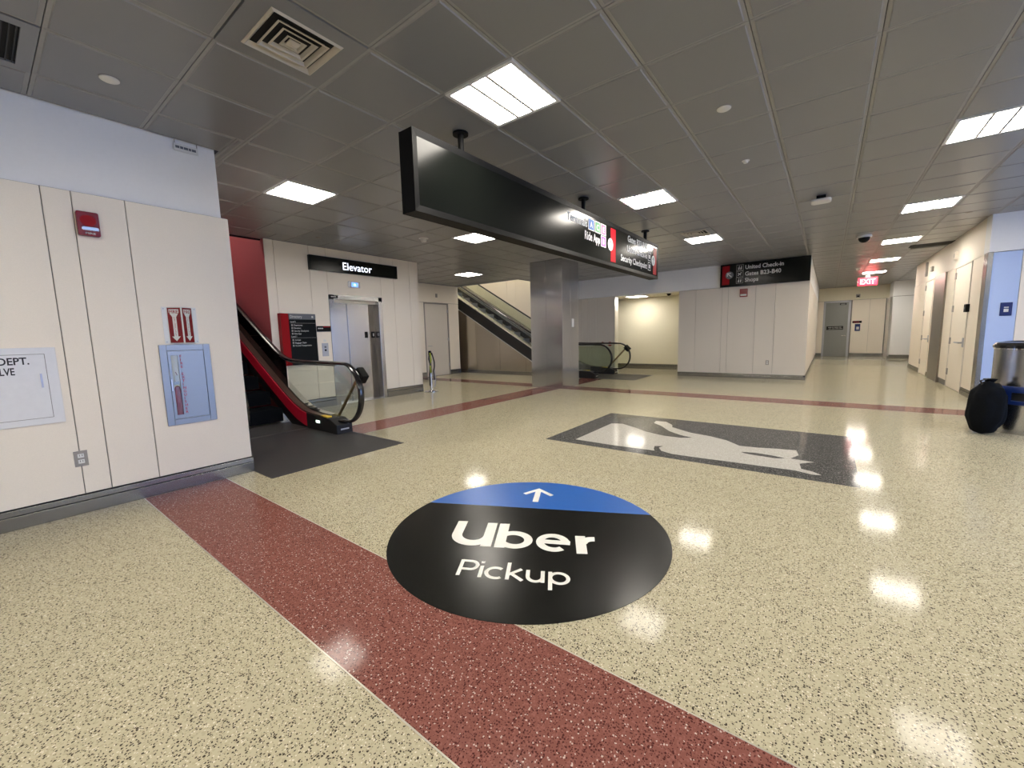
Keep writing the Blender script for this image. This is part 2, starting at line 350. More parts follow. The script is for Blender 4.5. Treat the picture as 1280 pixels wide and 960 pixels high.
# north wall (sign wall), opening, panels behind the far escalator
WN = 12.35
wn = struct(box('wall_north', 'reveal_dark', None, -3.4, -.416, WN+.016, 14.0, 0, 2.405))
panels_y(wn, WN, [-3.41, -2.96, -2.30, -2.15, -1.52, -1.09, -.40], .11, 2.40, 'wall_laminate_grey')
wb = struct(box('wall_bulkhead', 'paint_white', None, -7.65, -.40, WN+.01, 12.7, 2.41, 3.2))
base_y('baseboard_north', WN, -3.41, -.40, .11)
wn2 = struct(box('wall_north_far', 'reveal_dark', None, -14, -5.36, WN+.016, 12.6, 0, 2.405))
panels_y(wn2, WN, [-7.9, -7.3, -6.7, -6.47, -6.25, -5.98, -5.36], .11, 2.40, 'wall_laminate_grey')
box('corner_trim', 'aluminium', wn2, -5.36, -5.335, WN-.004, 12.6, 0, 2.40)
wn3 = struct(box('wall_north_upper', 'reveal_dark', None, -14, -7.66, WN+.016, 12.6, 2.405, 5.6))
panels_y(wn3, WN, [-13.9, -12.4, -11.0, -9.6, -9.2, -7.9], 0.11, 5.55, 'wall_laminate')
struct(box('ceiling_well', 'paint_white', None, -14, -7.5, 10.3, 12.7, 5.6, 5.7)); struct(box('wall_escalator_well', 'paint_cream', None, -14.1, -14, 10.3, 12.7, 0, 5.7))
struct(box('wall_escalator_well', 'paint_white', None, -7.65, -7.5, 10.45, 12.4, 3.03, 5.6)); struct(box('wall_escalator_well', 'paint_cream', None, -14, -7.6, 10.25, 10.45, 3.03, 5.6))
struct(box('wall_escalator_well', 'reveal_dark', None, -14, WF-.4, 10.25, 10.45, 0, 3.03))
# cream room behind the opening
cr = struct(box('wall_cream_room', 'paint_cream', None, -7.4, -3.3, 14.25, 14.4, 0, 2.7)); struct(box('wall_cream_room', 'paint_cream', None, -7.5, -7.4, 12.6, 14.4, 0, 2.7))
struct(box('wall_cream_room', 'paint_cream', None, -3.42, -3.401, WN+.02, 14.3, 0, 2.7))
struct(box('ceiling_cream_room', 'paint_cream', None, -7.4, -3.4, 12.7, 14.25, 2.46, 2.6))
base_y('baseboard_cream_room', 14.25, -7.4, -3.42, .17)
# hall
wh = struct(box('wall_hall_left', 'reveal_dark', None, -.9, -.416, 14.0, 23.3, 0, 2.405))
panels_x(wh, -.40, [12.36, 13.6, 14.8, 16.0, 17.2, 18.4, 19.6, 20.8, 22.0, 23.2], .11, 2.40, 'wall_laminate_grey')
struct(box('wall_hall_left_upper', 'paint_white', None, -.9, -.405, 12.7, 23.3, 2.41, 3.2)); box('wall_panel', 'paint_white', wb, -.42, -.399, WN, 12.72, 2.41, H)
base_x('baseboard_hall_left', -.40, 12.34, 23.2, .11)
WY = 23.2
wy = struct(box('wall_hall_end', 'reveal_dark', None, -.9, 2.2, WY+.016, 23.5, 0, 3.2))
panels_y(wy, WY, [.78, 1.36, 1.86], .14, 2.42); box('wall_panel', 'paint_cream', wy, -.4, 1.95, WY, WY+.018, 2.43, H); box('wall_panel', 'wall_laminate', wy, -.4, -.2, WY, WY+.018, .14, 2.42)
base_y('baseboard_hall_end', WY, .78, 1.95, .14)
wy2 = struct(box('wall_hall_bay', 'paint_white', None, 1.95, 3.4, 22.0, 23.3, .14, 3.2)); base_y('baseboard_hall_bay', 22.0, 1.9, 3.3, .14)
box('corner_trim', 'aluminium', wy2, 1.88, 1.955, 21.99, 23.2, 0, 2.42); box('upper_reveal', 'black_gap', wy2, 1.96, 3.3, 21.994, 22.0, 2.415, 2.425)
struct(box('wall_hall_bay_side', 'paint_white', None, 3.3, 3.4, 17.3, 22, 0, 3.2))
d = sroot('door_2', (.24, WY, 0), 'grey metal door with a black plate at the end of the hall')
box('door_leaf', 'door_grey', d, -.12, .66, WY-.012, WY+.012, .01, 2.34, .003)
for a, b, z0, z1 in ((-.2, -.125, 0, 2.42), (.665, .74, 0, 2.42), (-.2, .74, 2.35, 2.42)): box('door_frame', 'steel_plate', d, a, b, WY-.02, WY+.015, z0, z1)
box('name_plate', 'matte_black', d, -.06, .52, WY-.02, WY-.01, 1.17, 1.33); bars(d, 'letter_white', 'Y', 0, 1.27, (.12, .05, .14, .09), .018, WY-.021, .02); bars(d, 'letter_white', 'Y', .02, 1.21, (.09, .1, .12, .1), .014, WY-.021, .02)
box('number_plate', 'matte_black', d, .36, .58, WY-.02, WY-.01, 2.24, 2.31); bars(d, 'letter_white', 'Y', .40, 2.262, (.04, .04, .04), .02, WY-.021)
MB().tube([(.60, WY-.01, .92), (.60, WY-.06, .92), (.47, WY-.06, .92)], .014).build('lever_handle', 'chrome', d, True)
# right wall of the hall and its corner
WR = 2.0
wq = struct(box('wall_right', 'reveal_dark', None, WR+.016, 3.3, 10.12, 17.3, 0, 2.405))
panels_x(wq, WR, [10.11, 11.0], .12, 2.40, side=-1); panels_x(wq, WR, [12.3, 13.0], .12, 2.40, side=-1); panels_x(wq, WR, [14.12, 14.4], .12, 2.40, side=-1); panels_x(wq, WR, [15.5, 16.3, 17.3], .12, 2.40, side=-1)
struct(box('wall_right_upper', 'wall_laminate', None, WR+.01, 3.3, 10.12, 17.3, 2.41, 3.2))
box('wall_panel', 'stainless_dark', wq, WR-.03, WR+.02, 13.0, 14.1, 0, 2.41)
base_x('baseboard_right', WR, 10.12, 11.0, .12, -1); base_x('baseboard_right', WR, 14.12, 14.4, .12, -1); base_x('baseboard_right', WR, 15.5, 17.3, .12, -1)
struct(box('trim_corner', 'baseboard_steel', None, WR-.012, WR+.05, 10.09, 10.30, 0, 2.41, .004))
for (nm, y0, y1, lab, hx) in (('door_3', 11.05, 12.25, 'beige flush door with lever handle beside the pale blue corner panel', 1), ('door_3', 14.42, 15.48, 'beige flush door beyond the dark steel panel in the hall', 1)):
    d = sroot(nm, (WR, (y0+y1)/2, 0), lab)
    box('door_leaf', 'wall_laminate', d, WR+.004, WR+.03, y0+.03, y1-.03, .01, 2.38, .002)
    for a, b, z0, z1 in ((y0, y0+.026, 0, 2.40), (y1-.026, y1, 0, 2.40), (y0, y1, 2.384, 2.40)): box('door_frame', 'wall_laminate_grey', d, WR-.004, WR+.03, a, b, z0, z1)
    for z in (.25, .88, 1.52, 2.17): box('hinge', 'grey_plate', d, WR-.012, WR+.004, y1-.10, y1-.02, z, z+.13)
    MB().tube([(WR+.01, y0+.1, .93), (WR-.06, y0+.1, .93), (WR-.06, y0+.42, .93)], .014).build('lever_handle', 'steel_plate', d, True)
    box('lock_plate', 'steel_plate', d, WR-.012, WR+.004, y0+.07, y0+.13, .85, 1.02)
wz = struct(box('wall_right_return', 'reveal_dark', None, WR+.03, 7.0, 10.116, 10.4, 0, 2.405))
panels_y(wz, 10.1, [2.05, 2.36], .12, 2.40, 'blue_laminate'); panels_y(wz, 10.1, [2.36, 3.6, 4.8, 6.0, 7.0], .12, 2.40)
struct(box('wall_right_return_upper', 'paint_white', None, WR-.0, 7.0, 10.105, 10.4, 2.41, 3.2)); base_y('baseboard_right_return', 10.1, 2.05, 7.0, .12)
# window wall on the right, wall behind the camera
ww = struct(box('wall_window_side', 'paint_white', None, 7.0, 7.2, -6, 10.4, 2.8, 3.2)); struct(box('wall_window_side', 'paint_white', None, 7.0, 7.2, -6, .3, 0, 2.8)); struct(box('wall_window_side', 'paint_white', None, 7.0, 7.2, 8.9, 10.4, 0, 2.8))
wd = sroot('window_1', (7.1, 4.6, 0))
for k in range(6): box('mullion', 'aluminium', wd, 7.05, 7.15, .3+k*1.68, .3+k*1.68+.06 if k < 5 else 8.9, 0, 2.8)
for z in (0, 2.74): box('rail', 'aluminium', wd, 7.05, 7.15, .36, 8.86, z, z+.06)
for k in range(5): box('pane', 'window_glass', wd, 7.095, 7.105, .36+k*1.68, .3+(k+1)*1.68, .06, 2.74)
struct(box('wall_back', 'paint_white', None, -4.5, 7.2, -6.2, -6, 0, 3.2))
# ---- ceiling: grid, pan tiles
REG = [(-4.49, 7, -6, 1.57), (-7.72, 7, 1.57, 3.17), (WE, 7, 3.17, 6.43), (WF, 7, 6.43, 10.1), (WF, WR+.01, 10.1, 10.45), (-7.65, WR+.01, 10.45, 12.36), (-.41, WR+.01, 12.36, 23.2), (WR+.01, 3.3, 17.3, 22.0)]
cm = MB()
for x0, x1, y0, y1 in REG: cm.box(x0-.02, x1+.02, y0-.005, y1+.005, H+.022, H+.2)
ceil = struct(cm.build('ceiling', 'grid_dark'))
struct(box('trim_1', 'frame_black', None, -7.77, -7.72, 1.55, 3.17, H-.012, H+.2)); struct(box('trim_2', 'ceiling_metal', None, WF, -7.65, 10.43, 10.45, H-.012, H+.2)); struct(box('trim_3', 'ceiling_metal', None, -7.67, -7.65, 10.45, 12.35, H-.012, H+.2))
LIGHTS = [(-3, 3), (-3, 8), (-8, 13), (2, 3), (2, 8), (2, 13), (7, 3), (7, 8), (7, 13), (7, 18), (7, 23), (7, 28), (7, 33), (2, -2), (7, -2), (12, 3), (12, 8), (2, -7), (7, -7), (12, -2)]
SKIP = set(LIGHTS) | {(1, 1), (-1, -1), (2, 12), (8, 20)}
def tilemesh(x0, x1, y0, y1):
    g = .0022; m = MB(); rings = []
    for ins, z in ((g, .022), (g, .007), (.021, .007), (.026, 0)):
        ins = min(ins, (x1-x0)/2-.002, (y1-y0)/2-.002)
        rings.append([(x0+ins, y0+ins, z), (x1-ins, y0+ins, z), (x1-ins, y1-ins, z), (x0+ins, y1-ins, z)])
    m.v = [v for r in rings for v in r]; m.f = [(i*4+k, i*4+(k+1) % 4, i*4+4+(k+1) % 4, i*4+4+k) for i in range(3) for k in range(4)]+[(12, 13, 14, 15)]
    return m
def finish(me):                     # perforated face, solid lighter lip
    me.materials.append(MATS['ceiling_metal']); me.materials.append(MATS['tile_edge'])
    for p in me.polygons: p.material_index = 0 if p.index % 13 == 12 else 1
def seen(x, y, z):
    v = Vector((x, y, z-CAM_H)); d = v.dot(CF)
    if d < .2: return 0
    a = v.dot(CR)/d*514; b = v.dot(CU)/d*514
    return 1/(d*v.length**2) if abs(a) < 700 and abs(b) < 540 else 0
pieces = []
for i in range(-12, 40):
    for j in range(-13, 20):
        if (j, i) in SKIP: continue
        c = (GX+j*T, GX+(j+1)*T, GY+i*T, GY+(i+1)*T); ps = []
        for r in REG:
            q = (max(c[0], r[0]), min(c[1], r[1]), max(c[2], r[2]), min(c[3], r[3]))
            if q[1]-q[0] > .02 and q[3]-q[2] > .02: ps.append(q)
        ar = sum((q[1]-q[0])*(q[3]-q[2]) for q in ps)
        if ar > T*T*.985: ps = [c]
        for q in ps: pieces.append((seen((q[0]+q[1])/2, (q[2]+q[3])/2, H)*(q[1]-q[0])*(q[3]-q[2]), q, ar > T*T*.985))
pieces.sort(key=lambda p: -p[0])
full = tilemesh(-T/2, T/2, -T/2, T/2).mesh('ceiling_tile'); finish(full)
rest = MB(); off = wloc(ceil)
for n, (s, q, isf) in enumerate(pieces):
    cx, cy = (q[0]+q[1])/2, (q[2]+q[3])/2
    if n < 300:
        if isf: me = full
        else: me = tilemesh(q[0]-cx, q[1]-cx, q[2]-cy, q[3]-cy).mesh('ceiling_tile'); finish(me)
        o = bpy.data.objects.new('ceiling_tile', me); COL.objects.link(o); o.parent = ceil; o.location = Vector((cx, cy, H))-off
    else:
        m = tilemesh(*q); rest.add([(v[0], v[1], v[2]+H) for v in m.v], m.f)
ro = rest.build('ceiling_tile_field', 'ceiling_metal', ceil); ro['kind'] = 'stuff'; ro.data.materials.clear(); finish(ro.data)

# ---- pillar
PX0, PX1, PY0, PY1 = -5.78, -4.90, 8.36, 9.15
pl = struct(box('pillar', 'reveal_dark', None, PX0+.012, PX1-.012, PY0+.012, PY1-.012, 0, H+.03), 'brushed stainless steel clad square pillar')
mx, my = (PX0+PX1)/2, (PY0+PY1)/2
for a, b in ((PX0, mx-.002), (mx+.002, PX1)):
    box('cladding_panel', 'stainless', pl, a, b, PY0, PY0+.012, 0, H+.01, .002); box('cladding_panel', 'stainless', pl, a, b, PY1-.012, PY1, 0, H+.01, .002)
for a, b in ((PY0+.013, my-.002), (my+.002, PY1-.013)):
    box('cladding_panel', 'stainless', pl, PX1-.012, PX1, a, b, 0, H+.01, .002); box('cladding_panel', 'stainless', pl, PX0, PX0+.012, a, b, 0, H+.01, .002)

# ================================================================== LARGE THINGS
# ---- escalators
def incl(z0, xs): return lambda X: z0+max(0, (xs-X))*.577
def esc_build(Y0, label, red, xend, clad):
    YN, YFAR = Y0, Y0+1.34; tight = .06 if red else .10
    zd = lambda X: .20+.577*.5*((-6.2-X)+math.sqrt((-6.2-X)**2+.10))
    zh = lambda X: .955+.577*.5*((-6.8-X)+math.sqrt((-6.8-X)**2+.06))
    e = thing('escalator', (-6.0, Y0+.65, 0), label, 'escalator', 'escalators rising to the upper floor')
    xs = [-5.3-.1*k for k in range(int((-5.3-xend)/.1)+1)]
    glassm = 'balustrade_glass'
    for Y in (YN, YFAR):
        inner = 1 if Y == YN else -1
        # handrail: incline, flat run, rounded newel end
        path = [(X, Y, zh(X)) for X in xs[::-1] if X < -5.1]
        path += [(-5.1+.37*math.sin(math.radians(t)), Y, .565+.39*math.cos(math.radians(t))) for t in range(0, 181, 9)]
        path += [(-5.25, Y, .165), (-5.5, Y, .13)]
        MB().tube(path, .03, 10, flat=(.024, .042)).build('handrail', 'rubber_black', e, True)
        MB().tube([(p[0], p[1], p[2]) for p in [(X, Y, zh(X)-.035) for X in xs[::-1]]], .01, 6).build('handrail_guide', 'aluminium', e, True)
        # glass panels
        cuts = [-6.75, -8.0, -9.25, -10.5, -11.75]
        lo = [(X, zd(X)) for X in xs if X >= cuts[0]-1e-6]; hi = [(X, zh(X)-.03) for X in xs if X >= cuts[0]-1e-6]
        front = [(-5.1+.335*math.sin(math.radians(t)), .565+.355*math.cos(math.radians(t))) for t in range(0, 171, 10)]
        poly = hi[::-1]+front+lo
        MB().prism(poly, lambda a, b: (a, Y-.006, b), lambda a, b: (a, Y+.006, b)).build('glass_panel', glassm, e)
        for a, b in zip(cuts[:-1], cuts[1:]):
            if b < xend: break
            q = [k/10*(b-a)+a for k in range(11)]; q[0] -= .01
            poly = [(X, zd(X)) for X in q]+[(X, zh(X)-.03) for X in q[::-1]]
            MB().prism(poly, lambda a, b: (a, Y-.006, b), lambda a, b: (a, Y+.006, b)).build('glass_panel', 'darkened_glass' if red else glassm, e)  # near incline glass tinted dark to stand in for the dark well
        # decks, skirts
        X0 = -5.55
        xd = [X0]+[X for X in xs if X < X0-.05]
        def strip(f0, f1, ya, yb, name, mat):
            m = MB(); k = len(xd)
            vs = [(X, y, z(X)) for X in xd for (y, z) in ((ya, f0), (yb, f0), (yb, f1), (ya, f1))]
            fs = [(i*4+q, i*4+(q+1) % 4, i*4+4+(q+1) % 4, i*4+4+q) for i in range(k-1) for q in range(4)]+[(0, 1, 2, 3), (k*4-4, k*4-3, k*4-2, k*4-1)]
            m.add(vs, fs); return m.build(name, mat, e)
        ya, yb = sorted((Y+inner*.012, Y+inner*.10)); strip(lambda X: zd(X)-.035, lambda X: zd(X)-.002, ya, yb, 'inner_deck', 'escalator_brown' if red else 'stainless_h')
        ya, yb = sorted((Y-inner*.012, Y-inner*(tight if Y == YN else .10))); strip(lambda X: zd(X)-.035, lambda X: zd(X)+.002, ya, yb, 'outer_deck', 'chrome')
        ya, yb = sorted((Y+inner*.10, Y+inner*.112)); strip(lambda X: max(-.01, zd(X)-.22), lambda X: zd(X)-.03, ya, yb, 'skirt_panel', 'red_reflection' if red else 'stainless_h')  # near skirt: the red wall's reflection is put into its colour
        strip(lambda X: max(-.01, zd(X)-.42), lambda X: zd(X)-.03, Y-(min(.09, tight) if Y == YN else .09), Y+.09, 'side_panel', 'matte_black')
        ya, yb = sorted((Y-inner*.05, Y-inner*(.062 if (red and Y == YN) else .105))); strip(lambda X: max(0, zd(X)-.45), lambda X: max(.02, zd(X)-.42), ya, yb, 'edge_trim', 'aluminium')
        # newel base
        m = MB().prism([(-6.0, 0), (-5.18, 0), (-5.18, .13), (-5.35, .2), (-5.75, .215), (-6.0, .23)], lambda a, b: (a, Y-(.063 if (red and Y == YN) else .115), b), lambda a, b: (a, Y+.115, b))
        nb = m.build('newel_base', 'matte_black', e, bevel=.01)
        yq = Y+inner*.116
        if red: box('comb_light', 'comb_light', nb, -5.72, -5.62, min(yq, yq+inner*.004), max(yq, yq+inner*.004), .115, .15)
        box('maker_plate', 'aluminium', nb, -5.181, -5.177, Y-.06, Y+.06, .055, .075)
        box('warning_sticker', 'yellow', nb, -5.62, -5.44, min(Y+inner*.03, Y+inner*.10), max(Y+inner*.03, Y+inner*.10), .205, .222)
    # guard strut with sensor head on the far side
    MB().tube([(-5.62, YFAR+.10, .06), (-4.93, YFAR+.10, .78)], .02, 8, flat=(.026, .012)).build('guard_strut', 'wood_trim', e)
    sh = MB(); c = Vector((-4.86, YFAR+.10, .80)); ax = Vector((.69, 0, .72)).normalized(); bx_ = Vector((-ax.z, 0, ax.x)); 
    sh.add([c+ax*a+bx_*b+Vector((0, y, 0)) for a in (-.07, .07) for b in (-.09, .09) for y in (-.05, .05)], [(0, 1, 3, 2), (4, 6, 7, 5), (0, 4, 5, 1), (2, 3, 7, 6), (0, 2, 6, 4), (1, 5, 7, 3)])
    sh.build('sensor_head', 'frame_black', e, bevel=.012)
    # steps
    for k in range(int((-5.95-xend)/.4)):
        X = -5.95-.4*k; z = 0.0+max(0, (k-1.0))*.2308 if k > 1 else .0
        st = MB().box(X-.4, X, YN+.115, YFAR-.115, z-.2, z-.004)
        for q in range(8): st.box(X-.385+q*.048, X-.385+q*.048+.024, YN+.12, YFAR-.12, z-.004, z+.004)
        st.build('step', 'bag_black' if red else 'steel_plate', e)  # near steps blackened to stand in for the dark well
    # landing plate
    lp = box('landing_plate', 'plate_metal', e, -6.74, -4.06, Y0-.07, YFAR+.11, -.01, .004)
    rb = MB()
    for k in range(128): X = -4.075-k*.0207; rb.box(X-.009, X, Y0-.066, YFAR+.105, .003, .0065)
    rb.build('plate_ribs', 'plate_metal', lp)['kind'] = 'stuff'
    box('comb_plate', 'plate_metal', e, -6.02, -5.95, YN+.115, YFAR-.115, -.01, .006)
    if clad:
        Yc = YN-.085; xc = [-6.55, -7.6, -8.65, -9.7, -10.75, -11.9]
        for a, b in zip(xc[:-1], xc[1:]):
            za = max(0.03, zd(a)-.45); zb = zd(b)-.45
            MB().prism([(a-.003, .12), (a-.003, max(.121, za)), (b+.003, zb), (b+.003, .12)], lambda p, q: (p, Yc, q), lambda p, q: (p, Yc+.02, q)).build('cladding_panel', 'clad_steel', e)
        box('cladding_base', 'baseboard_steel', e, -11.9, -6.5, Yc-.015, Yc+.02, 0, .115)
    return e
esc_build(1.64, 'escalator with red reflection coloured onto its skirt and darkened glass beside the elevator wall', True, -12.0, False)
esc_build(10.75, 'escalator with steel clad underside and clear glass behind the steel pillar', False, -12.0, True)

# ---- hanging sign
SX = -2.50
hs = thing('hanging_sign', (SX-.07, 4.9, 2.22), 'long black overhead wayfinding sign hung on three black posts from the ceiling', 'sign')
box('sign_housing', 'frame_black', hs, SX-.14, SX-.012, 2.13, 7.68, 2.22, 2.815, .004)
for a in (1, 0):
    fx = SX-.012 if a else SX-.14; s = 1 if a else -1
    for (y0, y1, z0, z1) in ((2.13, 7.68, 2.765, 2.815), (2.13, 7.68, 2.22, 2.27)):
        zi0, zi1 = (z0, z1)
        top = z1 > 2.8
        poly = [(y0, z1 if top else z0), (y1, z1 if top else z0), (y1-.05, z0 if top else z1), (y0+.05, z0 if top else z1)]
        MB().prism(poly, lambda p, q: (fx, p, q), lambda p, q: (fx+s*(.012 if (q > 2.8 or q < 2.23) else .004), p, q)).build('frame_rail', 'frame_black', hs)
    for (ye, yi) in ((2.13, 2.18), (7.68, 7.63)):
        poly = [(ye, 2.22), (yi, 2.27), (yi, 2.765), (ye, 2.815)]
        MB().prism(poly, lambda p, q: (fx, p, q), lambda p, q: (fx+s*(.012 if abs(p-ye) < .01 else .004), p, q)).build('frame_rail', 'frame_black', hs)
    box('sign_face', 'sign_black', hs, min(fx, fx+s*.003), max(fx, fx+s*.003), 2.18, 7.63, 2.27, 2.765)
for Y in (2.72, 4.95, 7.2):
    p = MB().tube([(SX-.07, Y, 2.81), (SX-.07, Y, H-.004)], .026, 14).build('hanger_post', 'frame_black', hs, True)
    MB().lathe((SX-.07, Y, H-.02), [(.066, 0), (.066, .016), (.03, .018)], 20).build('ceiling_flange', 'frame_black', p, True)
F = SX-.0085
def sx(x0, x1, z0, z1, y, mat, nm='sign_panel'): return box(nm, mat, hs, F, F+.0015, y[0], y[1], z0, z1)
def icon(parent, y0, y1, z0, z1, mat, letter, lm='letter_white', F=F):
    i = box('icon_square', 'letter_white', parent, F, F+.001, y0, y1, z0, z1); box('icon_fill', mat, i, F, F+.0016, y0+.012, y1-.012, z0+.010, z1-.010)
    text(letter, lm, i, (F, (y0+y1)/2, z0+(z1-z0)*.25), (z1-z0)*.5, *XF, 'CENTER', .02, depth=.003)
icon(hs, 4.96, 5.13, 2.60, 2.745, 'icon_blue', 'A'); icon(hs, 5.15, 5.31, 2.60, 2.745, 'icon_green', 'C'); icon(hs, 5.33, 5.49, 2.60, 2.745, 'icon_pink', 'E'); icon(hs, 5.33, 5.49, 2.445, 2.59, 'icon_purple', 'B')
text('Terminals', 'letter_white', hs, (F, 4.93, 2.62), .095, *XF, 'RIGHT', .022, width=.52); text('Ride App', 'letter_white', hs, (F, 5.30, 2.47), .105, *XF, 'RIGHT', .024, width=.44)
def redbar(y0, y1, z0, z1, yc, zc, r):
    sx(0, 0, z0, z1, (y0, y1), 'sign_red', 'red_bar')
    dsk = MB().prism(arc(yc, zc, r, r, 0, 349, 31), lambda a, b: (F+.001, a, b), lambda a, b: (F+.003, a, b)).build('arrow_disc', 'letter_white', hs)
    fr = lambda a, b, t: (F+.0032+t, a, b); m = MB(); m.strokes([(yc, zc-r*.7), (yc, zc+r*.62)], r*.24, fr); m.strokes([(yc-r*.52, zc+r*.1), (yc, zc+r*.68), (yc+r*.52, zc+r*.1)], r*.24, fr)
    m.build('arrow', 'grey_header', dsk)
redbar(5.65, 5.82, 2.285, 2.745, 5.64, 2.515, .085); redbar(7.44, 7.61, 2.285, 2.745, 7.44, 2.515, .085)
for z, s_, w in ((2.66, 'Gates B23-B40', .86), (2.51, 'United Check-in', .88), (2.345, 'Security Checkpoint', 1.12)): text(s_, 'letter_white', hs, (F, 7.13, z), .095, *XF, 'RIGHT', .022, width=w)
for z in (2.64, 2.49, 2.33):
    i = box('icon_square', 'letter_white', hs, F, F+.001, 7.18, 7.32, z, z+.135); box('icon_fill', 'sign_black', i, F, F+.0016, 7.19, 7.31, z+.01, z+.125); box('icon_mark', 'letter_white', i, F, F+.002, 7.22, 7.28, z+.035, z+.1)

# ---- wayfinding sign on the north wall
us = thing('wayfinding_sign', (-1.39, WN, 2.40), 'black wall sign listing check-in, gates and shops above the north wall panels', 'sign')
box('sign_board', 'sign_black', us, -2.35, -.40, WN-.07, WN+.0, 2.40, 2.985, .004)
G = WN-.0705
box('red_bar', 'sign_red', us, -2.30, -2.13, G-.001, G, 2.46, 2.94)
dk = MB().prism(arc(-2.13, 2.70, .095, .095, 0, 349, 31), lambda a, b: (a, G-.001, b), lambda a, b: (a, G-.003, b)).build('arrow_disc', 'grey_header', us)
fr = lambda a, b, t: (a, G-.0035-t, b); m = MB(); m.strokes([(-2.08, 2.65), (-2.17, 2.74)], .026, fr); m.strokes([(-2.18, 2.665), (-2.18, 2.75), (-2.095, 2.75)], .026, fr); m.build('arrow', 'letter_white', dk)
for z in (2.79, 2.63, 2.47):
    i = box('icon_square', 'grey_plate', us, -1.97, -1.81, G-.001, G, z, z+.155); box('icon_fill', 'sign_black', i, -1.96, -1.82, G-.0016, G, z+.01, z+.145)
    fr2 = lambda a, b, t: (a, G-.002-t, b); m = MB()
    if z == 2.63: m.strokes([(-1.935, z+.04), (-1.85, z+.115)], .022, fr2); m.strokes([(-1.935, z+.11), (-1.86, z+.045)], .018, fr2)
    else:
        for q in (-1.92, -1.87): m.strokes([(q, z+.03), (q+.01, z+.09)], .03, fr2); m.strokes(arc(q+.012, z+.112, .006, .006, 0, 330, 10), .012, fr2, True)
    m.build('icon_mark', 'letter_white', i)
for z, s_, w in ((2.82, 'United Check-in', .83), (2.655, 'Gates B23-B40', .78), (2.50, 'Shops', .30)): text(s_, 'letter_white', us, (-1.77, G, z), .10, *YF, 'LEFT', .024, width=w)

# ---- elevator doors, sign, directory
ed = sroot('door_1', (WE, 4.83, 0), 'brushed stainless steel elevator doors with portal frame')
for y0, y1, z0, z1 in ((4.24, 4.335, 0, 2.14), (5.33, 5.42, 0, 2.14), (4.24, 5.42, 2.05, 2.14)): box('portal_frame', 'stainless', ed, WE-.22, WE+.008, y0, y1, z0, z1, .003)
box('door_leaf', 'door_steel', ed, WE-.21, WE-.18, 4.33, 4.72, .01, 2.06, .002); box('door_leaf', 'door_steel', ed, WE-.19, WE-.16, 4.70, 5.18, .01, 2.06, .002); box('door_leaf', 'stainless_dark', ed, WE-.21, WE-.18, 5.19, 5.34, .01, 2.06, .002)
box('door_sill', 'aluminium', ed, WE-.24, WE+.02, 4.33, 5.34, -.005, .004); box('header_track', 'aluminium', ed, WE-.15, WE-.10, 4.40, 5.33, 2.0, 2.05)
for y in (5.10, 5.27): box('floor_number_plate', 'frame_black', ed, WE-.18, WE-.155, y-.035, y+.035, 1.30, 1.43)
box('floor_number', 'white_plastic', ed, WE-.156, WE-.1535, 5.258, 5.283, 1.335, 1.395)
box('portal_back', 'reveal_dark', ed, WE-.5, WE-.25, 4.25, 5.40, 0, 2.2)
es = thing('elevator_sign', (WE, 4.85, 2.56), 'black wall sign with glowing elevator lettering above the steel doors', 'sign')
box('sign_board', 'sign_black', es, WE-.001, WE+.07, 3.885, 5.81, 2.56, 2.825, .004)
text('Elevator', 'led_white', es, (WE+.07, 4.855, 2.62), .145, *XF, 'CENTER', .004, width=.64)
fi = thing('floor_indicator', (WE, 4.79, 2.31), 'small steel plate with blue lit floor display above the elevator', 'display')
box('back_plate', 'steel_plate', fi, WE-.001, WE+.012, 4.66, 4.92, 2.30, 2.42, .003); box('display', 'led_blue', fi, WE+.011, WE+.014, 4.73, 4.87, 2.32, 2.40)
MB().prism([(4.77, 2.345), (4.83, 2.345), (4.80, 2.385)], lambda a, b: (WE+.0145, a, b), lambda a, b: (WE+.0155, a, b)).build('arrow', 'led_white', fi)
pt = thing('portal_tag', (WE, 4.34, 2.10), 'small black tag on the top corner of the elevator frame', 'sign')
box('tag_plate', 'frame_black', pt, WE+.007, WE+.012, 4.26, 4.42, 2.075, 2.125); bars(pt, 'letter_white', 'X', 4.28, 2.092, (.03, .02, .03), .016, WE+.0122)
dr = thing('directory_sign', (WE, 3.6, .86), 'tall black directory board with red side panel and grey header beside the elevator', 'sign')
box('board', 'sign_black', dr, WE-.001, WE+.05, 3.44, 3.925, .84, 1.755, .004); box('header', 'grey_header', dr, WE+.05, WE+.052, 3.445, 3.92, 1.655, 1.75)
MB().prism([(3.28, .84), (3.44, .84), (3.44, 1.755), (3.28, 1.755)], lambda a, b: (WE-.001, a, b), lambda a, b: (WE+.05+(.06 if a < 3.4 else 0), a, b)).build('red_side_panel', 'sign_red', dr)
D = WE+.0525
text('Directory', 'letter_white', dr, (D, 3.465, 1.68), .05, *XF, 'LEFT', .01, width=.21); box('header_icon', 'letter_white', dr, D-.001, D+.001, 3.85, 3.88, 1.685, 1.72)
z = 1.60
for s_, w, kind in (('Level 2', .09, 0), ('Departures', .15, 1), ('Elevators', .12, 1), ('Security Checkpoint', .26, 1), ('Ride App', .12, 1), ('Level 1', .09, 0), ('Arrivals', .10, 1), ('Baggage Claim', .20, 1), ('Ground Transportation', .29, 1)):
    if kind == 0: text(s_, 'letter_white', dr, (D, 3.465, z), .028, *XF, 'LEFT', .01, width=w); box('rule_line', 'grey_plate', dr, D-.001, D, 3.46, 3.91, z-.014, z-.010); z -= .062
    else: text(s_, 'letter_white', dr, (D, 3.52, z), .028, *XF, 'LEFT', .01, width=w); box('line_icon', 'grey_plate', dr, D-.001, D, 3.475, 3.505, z-.002, z+.03); z -= .05
